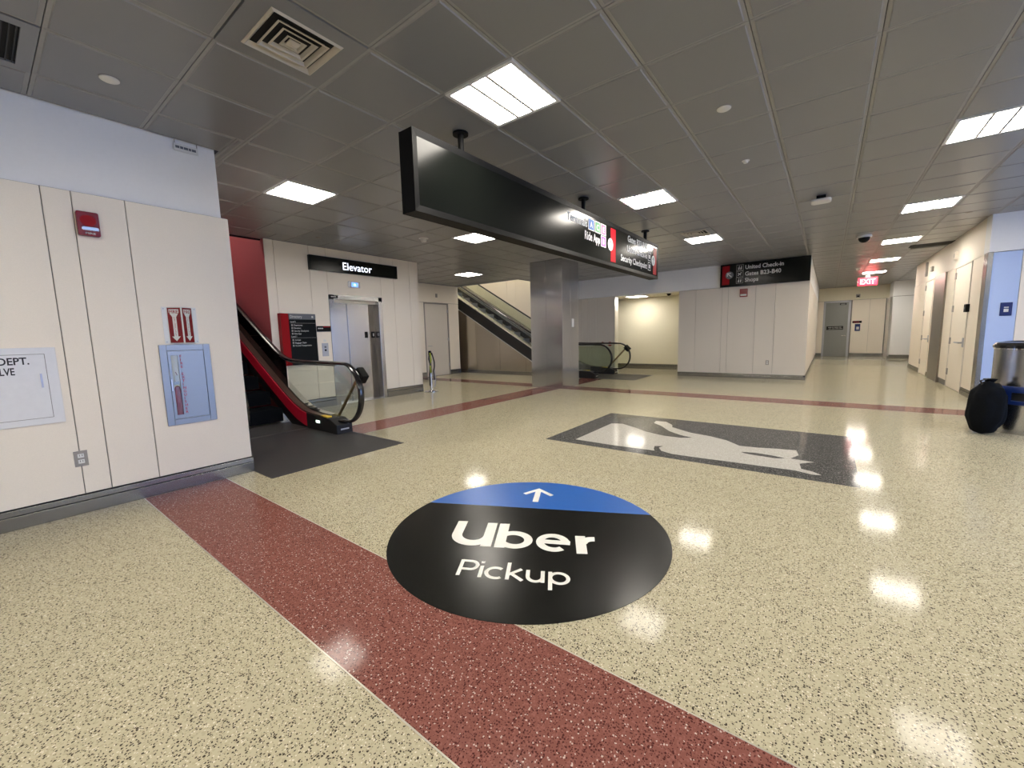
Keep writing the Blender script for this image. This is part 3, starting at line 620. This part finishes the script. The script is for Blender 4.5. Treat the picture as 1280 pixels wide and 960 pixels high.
rs = thing('room_sign', (WE, 4.08, 1.44), 'small black and dark red wall plate above the elevator call buttons', 'sign')
box('plate', 'frame_black', rs, WE-.001, WE+.015, 3.955, 4.225, 1.435, 1.54, .002); box('red_strip', 'sign_red', rs, WE+.015, WE+.016, 4.08, 4.22, 1.515, 1.537); bars(rs, 'letter_white', 'X', 3.975, 1.485, (.03, .025, .03), .02, WE+.016, .006)
cb = thing('call_button_panel', (WE, 4.09, .97), 'small steel elevator call panel with two round buttons', 'button panel')
box('plate', 'steel_plate', cb, WE-.001, WE+.01, 4.03, 4.155, .97, 1.22, .003)
for z, mt in ((1.145, 'grey_header'), (1.085, 'frame_black')): MB().tube([(WE+.009, 4.092, z), (WE+.018, 4.092, z)], .019, 16).build('button', mt, cb, True)
MB().prism([(4.06, 1.245), (4.13, 1.245), (4.12, 1.275), (4.08, 1.295)], lambda a, b: (WE, a, b), lambda a, b: (WE+.003, a, b)).build('notice_label', 'white_plastic', cb)

# ---- ceiling lights
L0 = thing('ceiling_light', (0, 0, H), 'square recessed ceiling light with three bright lens strips', 'ceiling light', 'ceiling lights in the tile grid')
fm = MB(); w = T/2-.004
for a in ((-w, w, -w, -w+.028), (-w, w, w-.028, w), (-w, -w+.028, -w+.028, w-.028), (w-.028, w, -w+.028, w-.028)): fm.box(a[0], a[1], a[2], a[3], H-.004, H+.02)
fm.build('frame', 'white_enamel', L0)
for a, b in ((-w+.028, -.082), (-.076, .064), (.070, w-.028)): box('lens', 'lamp_lens', L0, a, b, -w+.028, w-.028, H+.004, H+.015)
for x in (-.079, .067): box('lens_divider', 'grey_plate', L0, x-.010, x+.010, -w+.028, w-.028, H-.003, H+.012)
box('backing', 'white_enamel', L0, -w, w, -w, w, H+.018, H+.021)
LL = {(-3, 3): 'square ceiling light in front of the elevator, near the left wall end', (-3, 8): 'square ceiling light before the steel pillar, seen under the hanging sign', (-8, 13): 'square ceiling light in front of the far escalator opening',
      (2, 3): 'square ceiling light with three lens strips over the near end of the hanging sign', (2, 8): 'square ceiling light beside the lettered end of the hanging sign', (2, 13): 'square ceiling light next to an air vent before the north wall sign',
      (7, 8): 'square ceiling light farthest from the exit sign on its row leading into the hall', (7, 13): 'square ceiling light just before the white dome camera, over the way to the hall', (7, 18): 'square ceiling light at the hall mouth, next to the black slot diffuser',
      (7, 23): 'square ceiling light in the hall, second from the exit sign', (7, 28): 'square ceiling light in the hall directly before the exit sign', (7, 33): 'square ceiling light in the hall behind the exit sign', (9, 30): 'square ceiling light in the side bay at the hall end'}
for n, (j, i) in enumerate(LIGHTS):
    o = L0 if n == 0 else copy_tree(L0)
    o.location = (GX+(j+.5)*T, GY+(i+.5)*T, H); o['label'] = LL.get((j, i), 'square recessed ceiling light over the open floor near the window wall')
# lamp of the cream room; unseen shaft lamps added to brighten the wells
for (x, y, z, lab) in ((-5.05, 13.45, 2.46, 'ceiling light in the cream room behind the opening'), (-9.0, 11.4, 5.6, 'unseen lamp added to brighten the lower part of the far escalator shaft'), (-11.5, 11.4, 5.6, 'unseen lamp added to brighten the upper part of the far escalator shaft'), (-9.2, 2.4, 5.6, 'unseen lamp added to brighten the red escalator shaft')):
    c = copy_tree(L0); c.location = (x, y, z-.022); c['label'] = lab
    if z < 3:
        for q in c.children:
            if q.name.startswith('lens') and 'divider' not in q.name: q.data = q.data.copy(); q.data.materials.clear(); q.data.materials.append(MATS['lamp_lens_dim'])

# ================================================================== FLOOR DECAL
CX, CY, RAD, ANG = -1.499, 2.081, .885, math.radians(26.24)
E1 = Vector((math.cos(ANG), math.sin(ANG), 0)); E2 = Vector((-E1.y, E1.x, 0))
def dfr(a, b, t=0): return Vector((CX, CY, .0030+t))+E1*a+E2*b
fd = thing('floor_decal', (CX, CY, 0), 'large round black and blue floor sticker with white arrow and pickup wording', 'floor decal')
ch = .345; a0 = math.degrees(math.asin(ch/RAD))
def disc(poly, nm, mat, z1): return MB().prism(poly, lambda a, b: dfr(a, b, -.0028), lambda a, b: dfr(a, b, z1)).build(nm, mat, fd)
disc(arc(0, 0, RAD, RAD, 180-a0, 360+a0, 90), 'black_field', 'vinyl_black', 0); disc(arc(0, 0, RAD, RAD, a0, 180-a0, 50), 'blue_field', 'vinyl_blue', 0)
def arrow(m):
    m.strokes([(-.012, .463), (-.016, .715)], .044, dfr); m.strokes([(-.118, .608), (-.016, .715), (.104, .600)], .036, dfr, t=.0006); return m
arrow(MB()).build('arrow', 'vinyl_white', fd)
sh = lambda pts, yb, k=.09: [(x-k*(y-yb), y) for x, y in pts]
B = -.245; W = .066
def letter(paths, w, yb, z=.0004):
    m = MB()
    for n, (p, c) in enumerate(paths): m.strokes(sh(p, yb), w, dfr, c, z+.0004*n)
    return m.build('letter', 'vinyl_white', fd)
letter([([(-.43, .068), (-.43, -.10)]+arc(-.325, -.11, .105, .104, 180, 360, 20)+[(-.22, -.10), (-.22, .068)], False), ([(-.22, .0), (-.22, B)], False)], W, B)
letter([([(-.135, .068), (-.135, B)], False)], W, B); letter([(arc(-.052, -.137, .090, .083, 0, 345, 28), True)], .052, B, .0012)
letter([(arc(.19, -.137, .080, .085, 0, 312, 30), False), ([(.118, -.133), (.295, -.133)], False)], .048, B)
letter([([(.36, -.032), (.36, B)], False)], W*.95, B); letter([(arc(.445, -.135, .075, .072, 170, 88, 10), False)], .056, B, .0012)
P0 = -.56; w = .021
letter([([(-.292, P0), (-.292, -.405)], False), ([(-.292, -.415), (-.24, -.415)]+arc(-.24, -.455, .04, .04, 90, -90, 12)+[(-.292, -.495)], False)], w, P0)
letter([([(-.172, P0), (-.172, -.455)], False), ([(-.172, -.43), (-.172, -.408)], False)], w, P0)
letter([(arc(-.09, -.508, .05, .048, 50, 310, 22), False)], w, P0)
letter([([(-.022, P0), (-.022, -.40)], False), ([(.05, -.455), (-.018, -.515)], False), ([(-.002, -.505), (.06, P0)], False)], w, P0)
letter([([(.086, -.455), (.086, -.51)]+arc(.126, -.512, .04, .042, 180, 360, 14)+[(.166, -.455)], False), ([(.166, -.50), (.166, P0)], False)], w, P0)
letter([([(.206, -.455), (.206, -.615)], False), (arc(.253, -.508, .047, .046, 0, 345, 24), True)], w, P0)

# ================================================================== LEFT WALL THINGS
P = WL
al = thing('fire_alarm', (P, .63, 2.09), 'red fire alarm strobe with white lens on the wall above the extinguisher cabinet side', 'fire alarm', None)
al['label'] = 'red fire alarm strobe on the beige wall beside the extinguisher cabinet'
MB().prism(rrect(.572, .692, 2.09, 2.265, .012), lambda a, b: (P-.001, a, b), lambda a, b: (P+.045, a, b)).build('housing', 'alarm_red', al, bevel=.004)
MB().prism(arc(.632, 2.20, .045, .04, 0, 345, 23), lambda a, b: (P+.044, a, b), lambda a, b: (P+.046, a, b)).build('sounder_grille', 'sign_red', al)
MB().prism(rrect(.59, .685, 2.125, 2.155, .012), lambda a, b: (P+.044, a, b), lambda a, b: (P+.058, a, b)).build('strobe_lens', 'chrome', al, bevel=.004)
text('FIRE', 'letter_white', al, (P+.045, .637, 2.102), .013, *XF, 'CENTER', .01, width=.055)
# valve access panel
vp = thing('valve_access_panel', (P, .11, .72), 'white metal access panel with black fire department valve lettering', 'access panel')
box('frame', 'white_enamel', vp, P-.001, P+.012, -.16, .37, .72, 1.27, .002); box('gap', 'reveal_dark', vp, P+.011, P+.0125, -.11, .315, .765, 1.225); box('door', 'white_enamel', vp, P+.011, P+.0145, -.107, .312, .768, 1.222, .001)
box('latch', 'steel_plate', vp, P+.0144, P+.022, .278, .288, .985, 1.085)
text('FIRE DEPT.', 'letter_black', vp, (P+.0145, .238, 1.155), .05, *XF, 'RIGHT', .022, width=.26); text('VALVE', 'letter_black', vp, (P+.0145, .166, 1.085), .05, *XF, 'RIGHT', .022, width=.125)
# outlet
def outlet(y, z, face, label, at):
    o = thing('wall_outlet', (at, y, z) if face == 'X' else (y, at, z), label, 'outlet')
    def b(nm, mat, a0, a1, z0, z1, d0, d1, bev=0):
        if face == 'X': return box(nm, mat, o, at+d0, at+d1, y+a0, y+a1, z+z0, z+z1, bev)
        return box(nm, mat, o, y+a0, y+a1, at-d1, at-d0, z+z0, z+z1, bev)
    b('cover_plate', 'grey_plate', -.037, .037, 0, .118, -.001, .006, .002)
    for k in (.022, .066):
        r = b('receptacle', 'white_plastic', -.017, .017, k, k+.03, .005, .0085, .001)
        for q in (-.008, .006): b('slot', 'letter_black', q, q+.003, k+.012, k+.024, .0084, .009)
outlet(.418, .365, 'X', 'grey duplex outlet low on the beige wall under the valve panel', P)
outlet(-1.2, .36, 'Y', 'small duplex outlet low on the panelled north wall', WN)
# extinguisher cabinet
ec = thing('extinguisher_cabinet', (P, 1.135, .57), 'recessed stainless steel fire extinguisher cabinet with narrow window', 'cabinet')
for y0, y1, z0, z1 in ((.955, 1.005, .57, 1.265), (1.265, 1.315, .57, 1.265), (1.005, 1.265, .57, .62), (1.005, 1.265, 1.215, 1.265)): box('trim', 'cabinet_steel', ec, P-.001, P+.014, y0, y1, z0, z1, .002)
dd = box('door', 'cabinet_steel', ec, P+.002, P+.012, 1.075, 1.262, .624, 1.211); box('door', 'cabinet_steel', ec, P+.002, P+.012, 1.008, 1.028, .624, 1.211); box('door', 'cabinet_steel', ec, P+.002, P+.012, 1.028, 1.075, .624, .655); box('door', 'cabinet_steel', ec, P+.002, P+.012, 1.028, 1.075, 1.175, 1.211)
box('window_pane', 'cabinet_glass', ec, P+.004, P+.007, 1.026, 1.077, .65, 1.18); box('handle', 'steel_plate', ec, P+.012, P+.024, 1.008, 1.016, .87, .97)
box('inner_back', 'white_enamel', ec, P-.012, P-.006, 1.005, 1.265, .62, 1.215)
m = MB()
for wd_, z_ in (('FIRE', 1.155), ('EXTINGUISHER', 1.155-5*.0306)): text('\n'.join(wd_), 'letter_red', ec, (P+.012, 1.098, z_), .022, *XF, 'CENTER', .02)
fe = thing('fire_extinguisher', (P, 1.05, .655), 'red fire extinguisher seen through the narrow cabinet window', 'fire extinguisher')
MB().lathe((P-.0005, 1.052, .655), [(.0, 0), (.012, .0), (.0035+.02, .0), (.0235, .22), (.018, .245), (.006, .255)], 20).build('tank', 'extinguisher_red', fe, True)
for o in fe.children: o.scale = (.14, 1, 1)
box('valve_handle', 'steel_plate', fe, P-.004, P+.003, 1.032, 1.07, .92, .95); MB().tube([(P, 1.04, .95), (P, 1.065, .99), (P, 1.05, 1.03)], .003, 6).build('hose', 'alarm_red', fe)
box('tag', 'white_plastic', fe, P-.002, P+.003, 1.04, 1.068, .955, 1.0)
# extinguisher arrow sign (projecting V)
xs_ = thing('extinguisher_sign', (P, 1.12, 1.275), 'white and red projecting arrow sign above the extinguisher cabinet', 'sign')
box('plate', 'white_plastic', xs_, P-.001, P+.003, 1.005, 1.245, 1.275, 1.585, .001)
A = Vector((P+.003, 1.035, 0)); Bp = Vector((P+.06, 1.125, 0)); Cp = Vector((P+.003, 1.215, 0))
for (u, v) in ((A, Bp), (Bp, Cp)):
    dirv = (v-u); Lw = dirv.length; e = dirv.normalized(); nn = e.cross(Vector((0, 0, 1)))
    f = lambda a, b, t=0: u+e*a+Vector((0, 0, 1.275+b))+nn*(.0006+t)
    pn = MB().prism([(0, 0), (Lw, 0), (Lw, .31), (0, .31)], lambda a, b: f(a, b, -.002), lambda a, b: f(a, b, 0)).build('sign_wing', 'white_plastic', xs_)
    MB().prism([(.008, .006), (Lw-.006, .006), (Lw-.006, .304), (.008, .304)], lambda a, b: f(a, b, 0), lambda a, b: f(a, b, .0006)).build('red_field', 'alarm_red', pn)
    c = Lw/2
    MB().prism([(c, .02), (c+.03, .06), (c+.014, .06), (c+.014, .225), (c+.034, .262), (c+.034, .29), (c-.034, .29), (c-.034, .262), (c-.014, .225), (c-.014, .06), (c-.03, .06)], lambda a, b: f(a, b, .0006), lambda a, b: f(a, b, .0012)).build('white_arrow', 'white_plastic', pn)
    text('FIRE', 'letter_red', pn, f(c, .256, .0012), .028, e, (0, 0, 1), 'CENTER', .02, depth=.0006, width=.06)
    text('\n'.join('EXTINGUISHER'), 'letter_red', pn, f(c, .214, .0012), .0095, e, (0, 0, 1), 'CENTER', .02, depth=.0006)
for y in (1.018, 1.232):
    for z in (1.29, 1.57): MB().tube([(P+.002, y, z), (P+.005, y, z)], .005, 10).build('screw', 'steel_plate', xs_, True)
# small tag at the ceiling
tg = thing('ceiling_tag', (P, 1.31, 2.90), 'small white tag with dark lettering hanging at the ceiling edge over the white wall', 'tag')
box('tag_plate', 'white_plastic', tg, P-.010, P-.006, 1.225, 1.395, 2.905, 2.965); bars(tg, 'grey_header', 'X', 1.235, 2.927, (.028, .022, .03, .018, .03), .02, P-.0058, .004)
for y in (1.232, 1.388): box('hanger', 'grey_plate', tg, P-.0095, P-.0065, y-.003, y+.003, 2.96, H)

# ================================================================== CEILING THINGS
def vent(cx, cy, s, label):
    v = thing('air_vent', (cx, cy, H), label, 'vent', 'ceiling vents')
    box('tile_panel', 'vent_cream' if False else 'ceiling_metal', v, cx-T/2+.004, cx+T/2-.004, cy-T/2+.004, cy+T/2-.004, H+.016, H+.021)
    fr_ = MB(); h = T/2-.004; q = s/2
    for a in ((-h, h, -h, -q), (-h, h, q, h), (-h, -q, -q, q), (q, h, -q, q)): fr_.box(cx+a[0], cx+a[1], cy+a[2], cy+a[3], H, H+.02)
    fr_.build('mounting_frame', 'ceiling_metal', v)
    for k in range(4):
        a = q*(1-k*.235); b = a-.012; c = b-q*.06; m = MB(); z0 = H-.012+k*.0035; z1 = H+.014
        rg = [(a, z0), (b, z0), (c, z1), (c+.004, z1)] if k else [(a+.012, H-.002), (a, z0), (c, z1), (c+.004, z1)]
        for r_, z in rg: m.v += [(cx-r_, cy-r_, z), (cx+r_, cy-r_, z), (cx+r_, cy+r_, z), (cx-r_, cy+r_, z)]
        m.f = [(i*4+w_, i*4+(w_+1) % 4, i*4+4+(w_+1) % 4, i*4+4+w_) for i in range(3) for w_ in range(4)]
        m.build('louvre_ring', 'vent_cream', v)
    m = MB().box(cx-q*.16, cx+q*.16, cy-q*.16, cy+q*.16, H-.002, H+.004); m.add([(cx-q*.16, cy-q*.16, H-.002), (cx+q*.16, cy-q*.16, H-.002), (cx+q*.16, cy+q*.16, H-.002), (cx-q*.16, cy+q*.16, H-.002), (cx, cy, H-.014)], [(0, 1, 4), (1, 2, 4), (2, 3, 4), (3, 0, 4)])
    m.build('centre_cone', 'vent_cream', v); box('dark_throat', 'black_gap', v, cx-q, cx+q, cy-q, cy+q, H+.012, H+.016)
    return v
vent(GX+1.5*T, GY+1.5*T, .38, 'cream square louvred air vent in the ceiling near the left wall'); vent(GX+2.5*T, GY+12.5*T, .4, 'small louvred air vent beside a ceiling light over the north wall')
rv = thing('return_grille', (GX-.5*T, GY-.5*T, H), 'dark square return air grille in the ceiling over the left wall', 'vent')
q = .235; cx, cy = GX-.5*T, GY-.5*T
m = MB(); h = T/2-.004
for a in ((-h, h, -h, -q), (-h, h, q, h), (-h, -q, -q, q), (q, h, -q, q)): m.box(cx+a[0], cx+a[1], cy+a[2], cy+a[3], H, H+.02)
m.build('mounting_frame', 'ceiling_metal', rv); box('backing', 'black_gap', rv, cx-q, cx+q, cy-q, cy+q, H+.012, H+.018)
for k in range(18): box('grille_bar', 'matte_black', rv, cx-q, cx+q, cy-q+.013+k*.026, cy-q+.018+k*.026, H+.002, H+.014)
def disk(x, y, label, r=.055, d=.012, mat='white_plastic'):
    t = thing('smoke_detector', (x, y, H), label, 'detector', 'round ceiling discs')
    MB().lathe((x, y, H-d), [(0, 0), (r*.85, 0), (r, d*.4), (r, d+.002)], 24).build('cover', mat, t, True); MB().lathe((x, y, H-.003), [(r*1.08, 0), (r*1.08, .004)], 24).build('rim', 'grey_plate', t, True)
disk(-3.80, .735, 'flat round white ceiling disc near the white upper wall', .05); disk(-.735, 3.77, 'flat round white ceiling disc between the hanging sign and the right lights', .05)
def sprinkler(x, y, label, s=1):
    t = thing('ceiling_sensor', (x, y, H), label, 'sensor', 'small white ceiling sensors')
    MB().lathe((x, y, H-.04*s), [(0, 0), (.028*s, .002), (.036*s, .014*s), (.036*s, .03*s), (.045*s, .04*s)], 20).build('body', 'white_plastic', t, True); MB().lathe((x, y, H-.004), [(.055*s, 0), (.055*s, .005)], 20).build('flange', 'white_enamel', t, True)
sprinkler(-.76, 5.03, 'small white ceiling sensor beside the hanging sign on the open side', .65); sprinkler(-5.70, 5.0, 'small white ceiling sensor between two ceiling lights near the elevator', 1.5); sprinkler(.62, 16.2, 'tiny white ceiling sensor in the hall before the exit sign', 1.4)
for x, y in ((-6.9, 3.75), (-7.2, 8.6), (-1.3, 10.9), (1.65, 9.6)):
    t = tag(MB().lathe((x, y, H-.012), [(0, 0), (.03, 0), (.05, .012), (.05, .014)], 18).build('sprinkler_cap', 'grey_plate', None, True), 'small dark round sprinkler cap set in the ceiling tiles', 'sprinkler', 'sprinkler caps in the ceiling')
ap = thing('access_point', (-.16, 7.0, H), 'white rounded wireless access point on a dark ceiling bracket', 'access point')
box('bracket', 'frame_black', ap, -.21, -.11, 6.95, 7.05, H-.05, H+.002, .004)
MB().prism(rrect(-.27, -.05, 6.89, 7.11, .05), lambda a, b: (a, b, H-.082), lambda a, b: (a, b, H-.05)).build('body', 'white_plastic', ap, bevel=.014)
def dome(x, y, z, label, s=1):
    t = thing('dome_camera', (x, y, z), label, 'camera', 'dome cameras')
    MB().lathe((x, y, z-.03*s), [(.085*s, .03*s), (.09*s, .01*s), (.085*s, 0), (.07*s, 0)], 24).build('housing', 'white_plastic', t, True)
    MB().lathe((x, y, z-.03*s), [(.07*s*math.cos(math.radians(a)), -.07*s*math.sin(math.radians(a))) for a in range(0, 91, 10)], 24).build('dome', 'frame_black', t, True)
dome(.46, 10.55, H, 'white dome camera with black bubble on the ceiling before the hall', 1.3); dome(-3.95, 13.2, 2.46, 'small dome camera on the ceiling of the cream room', .9)
ld = thing('slot_diffuser', (1.62, 12.8, H), 'long black slot diffuser in the ceiling beside the right hall wall', 'vent')
box('slot', 'black_gap', ld, 1.33, 2.0, 12.55, 12.95, H-.003, H+.004)
for k in range(2): box('blade', 'matte_black', ld, 1.33, 2.0, 12.67+k*.14, 12.69+k*.14, H-.005, H)
ex = thing('exit_sign', (.96, 18.3, 2.62), 'glowing red exit sign hanging from the hall ceiling', 'exit sign')
box('housing', 'exit_red', ex, .71, 1.22, 18.29, 18.33, 2.63, 2.90, .005); text('EXIT', 'exit_letter', ex, (.965, 18.29, 2.68), .17, *YF, 'CENTER', .0, width=.38)
box('canopy', 'white_plastic', ex, .90, 1.02, 18.27, 18.35, 2.90, H)

# ================================================================== OTHER WALL THINGS
a2 = thing('fire_alarm', (-1.785, WN, 2.13), 'small red fire alarm strobe under the black north wall sign', 'fire alarm')
MB().prism(rrect(-1.88, -1.70, 2.12, 2.33, .015), lambda a, b: (a, WN+.001, b), lambda a, b: (a, WN-.05, b)).build('housing', 'alarm_red', a2, bevel=.004)
box('strobe_lens', 'white_plastic', a2, -1.86, -1.72, WN-.062, WN-.048, 2.15, 2.19, .004)
rm = thing('room_sign', (1.0, WY, 1.4), 'small dark wall plate over a blue reader at the hall end', 'sign'); box('plate', 'frame_black', rm, .82, 1.13, WY-.012, WY, 1.44, 1.53); bars(rm, 'letter_red', 'Y', .85, 1.47, (.06, .05, .07), .03, WY-.0125)
br = thing('card_reader', (1.0, WY, 1.1), 'blue and white wall reader beside the grey hall door', 'card reader'); box('body', 'navy', br, .91, 1.09, WY-.03, WY, 1.10, 1.40, .006); box('screen', 'white_plastic', br, .96, 1.05, WY-.032, WY-.03, 1.16, 1.28)
cl2 = thing('wall_sensor', (.95, WY, 2.55), 'small grey wall sensor above the hall end panels', 'sensor'); box('body', 'grey_plate', cl2, .88, 1.02, WY-.05, WY, 2.52, 2.66, .006); box('lens', 'frame_black', cl2, .91, .99, WY-.053, WY-.05, 2.54, 2.60)
kr = thing('card_reader', (WR, 11.02, 1.5), 'black card reader on the hall wall next to the lever handle door', 'card reader'); box('body', 'frame_black', kr, WR-.05, WR, 10.93, 11.07, 1.49, 1.63, .005); box('indicator', 'grey_header', kr, WR-.053, WR-.05, 10.98, 11.02, 1.54, 1.58)
for (y, z, w_, h_, lab) in ((14.75, 2.60, .16, .12, 'square grey box on the upper hall wall'), (15.5, 2.55, .12, .36, 'tall narrow grey box on the upper hall wall'), (12.35, 2.58, .16, .16, 'pale square box on the upper hall wall over the lever handle door')):
    t = thing('wall_box', (WR+.01, y, z), lab, 'wall box'); box('body', 'grey_plate' if y > 13 else 'wall_laminate', t, WR-.03, WR+.011, y-w_/2, y+w_/2, z, z+h_, .004); box('cover', 'vent_cream', t, WR-.033, WR-.03, y-w_/4, y+w_/4, z+h_*.25, z+h_*.75)
sw = thing('switch_plate', (2.24, 10.1, 1.38), 'black square wall switch with white rocker on the pale blue panel', 'switch'); box('plate', 'navy', sw, 2.18, 2.31, 10.088, 10.1, 1.39, 1.60, .004); box('rocker', 'white_plastic', sw, 2.22, 2.27, 10.083, 10.09, 1.45, 1.50); box('rocker', 'white_plastic', sw, 2.22, 2.27, 10.083, 10.09, 1.515, 1.53)
pw = thing('pillar_switch', (PX1, 8.83, 1.4), 'small white plate on the side of the steel pillar', 'switch'); box('plate', 'white_plastic', pw, PX1, PX1+.012, 8.80, 8.90, 1.44, 1.64, .003); box('rocker', 'white_enamel', pw, PX1+.012, PX1+.016, 8.83, 8.87, 1.50, 1.58)
for (y, lab) in ((11.92, 'round dark red marker beside the far escalator handrail'),):
    pass
nt_ = thing('notice_disc', (-5.62, WN, .9), 'dark red round notice on the panels behind the far escalator', 'notice', 'round notices')
MB().prism(arc(-5.75, .93, .07, .07, 0, 345, 23), lambda a, b: (a, WN, b), lambda a, b: (a, WN-.004, b)).build('disc', 'sign_red', nt_); MB().prism(arc(-5.50, .93, .07, .07, 0, 345, 23), lambda a, b: (a, WN, b), lambda a, b: (a, WN-.004, b)).build('disc', 'sign_red', nt_)

# ================================================================== STANCHION, BIN, BAG
st = thing('belt_stanchion', (-7.42, 6.53, 0), 'chrome belt barrier post with loose hanging belts beside the elevator wall corner', 'stanchion')
sxx, syy = -7.42, 6.53
MB().lathe((sxx, syy, 0), [(.17, 0), (.17, .012), (.15, .022), (.05, .035), (.032, .05)], 32).build('base', 'chrome', st, True); MB().tube([(sxx, syy, .03), (sxx, syy, .88)], .03, 18).build('post', 'chrome', st, True)
MB().lathe((sxx, syy, .86), [(.036, 0), (.036, .09), (.03, .105), (0, .108)], 20).build('belt_head', 'frame_black', st, True)
for (dx, dy, mat, l) in ((.05, -.07, 'matte_black', .75), (.055, .06, 'matte_black', .62), (.06, -.045, 'belt_green', .45), (.03, .09, 'steel_plate', .8)):
    pth = [(sxx+dx*.5, syy+dy*.5, .92)]+[(sxx+dx+.012*math.sin(k*2.1+dy*40), syy+dy+.016*math.sin(k*1.3+dx*90), .9-l*k/6) for k in range(1, 7)]
    MB().tube(pth, .01, 8, flat=(.003, .02)).build('belt', mat, st)
bx, by = 1.93, 7.42
tb = thing('trash_bin', (bx, by, 0), 'round stainless steel trash bin with dark lid rim and navy band', 'trash bin')
MB().lathe((bx, by, 0), [(.0, 0), (.335, 0), (.335, .03), (.33, .03), (.33, .34)], 48).build('lower_shell', 'stainless', tb, True)
MB().lathe((bx, by, 0), [(.30, .335), (.30, .53)], 48).build('recess', 'matte_black', tb, True)
MB().lathe((bx, by, 0), [(.332, .34), (.334, .345), (.334, .38), (.30, .385)], 48).build('band', 'navy', tb, True); MB().lathe((bx, by, 0), [(.30, .475), (.334, .48), (.334, .545), (.332, .55)], 48).build('band', 'navy', tb, True)
for k in range(4):
    t0 = k*math.pi/2+.35; MB().lathe((bx, by, 0), [(.302, .38), (.334, .38), (.334, .48), (.302, .48)], 8, t0, t0+.5).build('band_post', 'navy', tb)
MB().lathe((bx, by, 0), [(.33, .55), (.33, .985)], 48).build('upper_shell', 'stainless', tb, True)
MB().lathe((bx, by, 0), [(.332, .98), (.345, .99), (.345, 1.015), (.32, 1.045), (.24, 1.06), (.22, 1.03), (0, 1.03)], 48).build('lid_rim', 'rubber_black', tb, True)
MB().lathe((bx, by, 0), [(.333, .965), (.337, .968), (.337, .982), (.333, .985)], 48).build('chrome_ring', 'chrome', tb, True)
# soft black bag: lumpy sack
bg = thing('black_bag', (1.50, 7.08, 0), 'soft shapeless black bag slumped against the trash bin', 'bag')
bm = bmesh.new(); bmesh.ops.create_icosphere(bm, subdivisions=4, radius=1)
rnd = random.Random(3)
from mathutils import noise as NZ
for v in bm.verts:
    c = v.co.copy(); q = Vector((math.copysign(abs(c.x)**.85, c.x)*.15, math.copysign(abs(c.y)**.85, c.y)*.19, math.copysign(abs(c.z)**.75, c.z)*.30))
    q *= 1+.10*NZ.noise(c*2.3)+.05*NZ.noise(c*6)
    q.z = max(q.z, -.30); v.co = q+Vector((.03*(q.z+.3), 0, .30))
me = bpy.data.meshes.new('sack'); bm.to_mesh(me); bm.free(); me.materials.append(MATS['bag_black']); me.polygons.foreach_set('use_smooth', [True]*len(me.polygons))
o = bpy.data.objects.new('sack', me); COL.objects.link(o); o.parent = bg
MB().tube([(1.46, 7.04, .55), (1.43, 7.02, .62), (1.49, 7.04, .64), (1.54, 7.08, .56)], .012, 8).build('strap', 'matte_black', bg, True)
MB().lathe((1.515, 7.07, .57), [(.05, 0), (.03, .03), (.06, .07), (.02, .05)], 14).build('gathered_top', 'bag_black', bg, True)
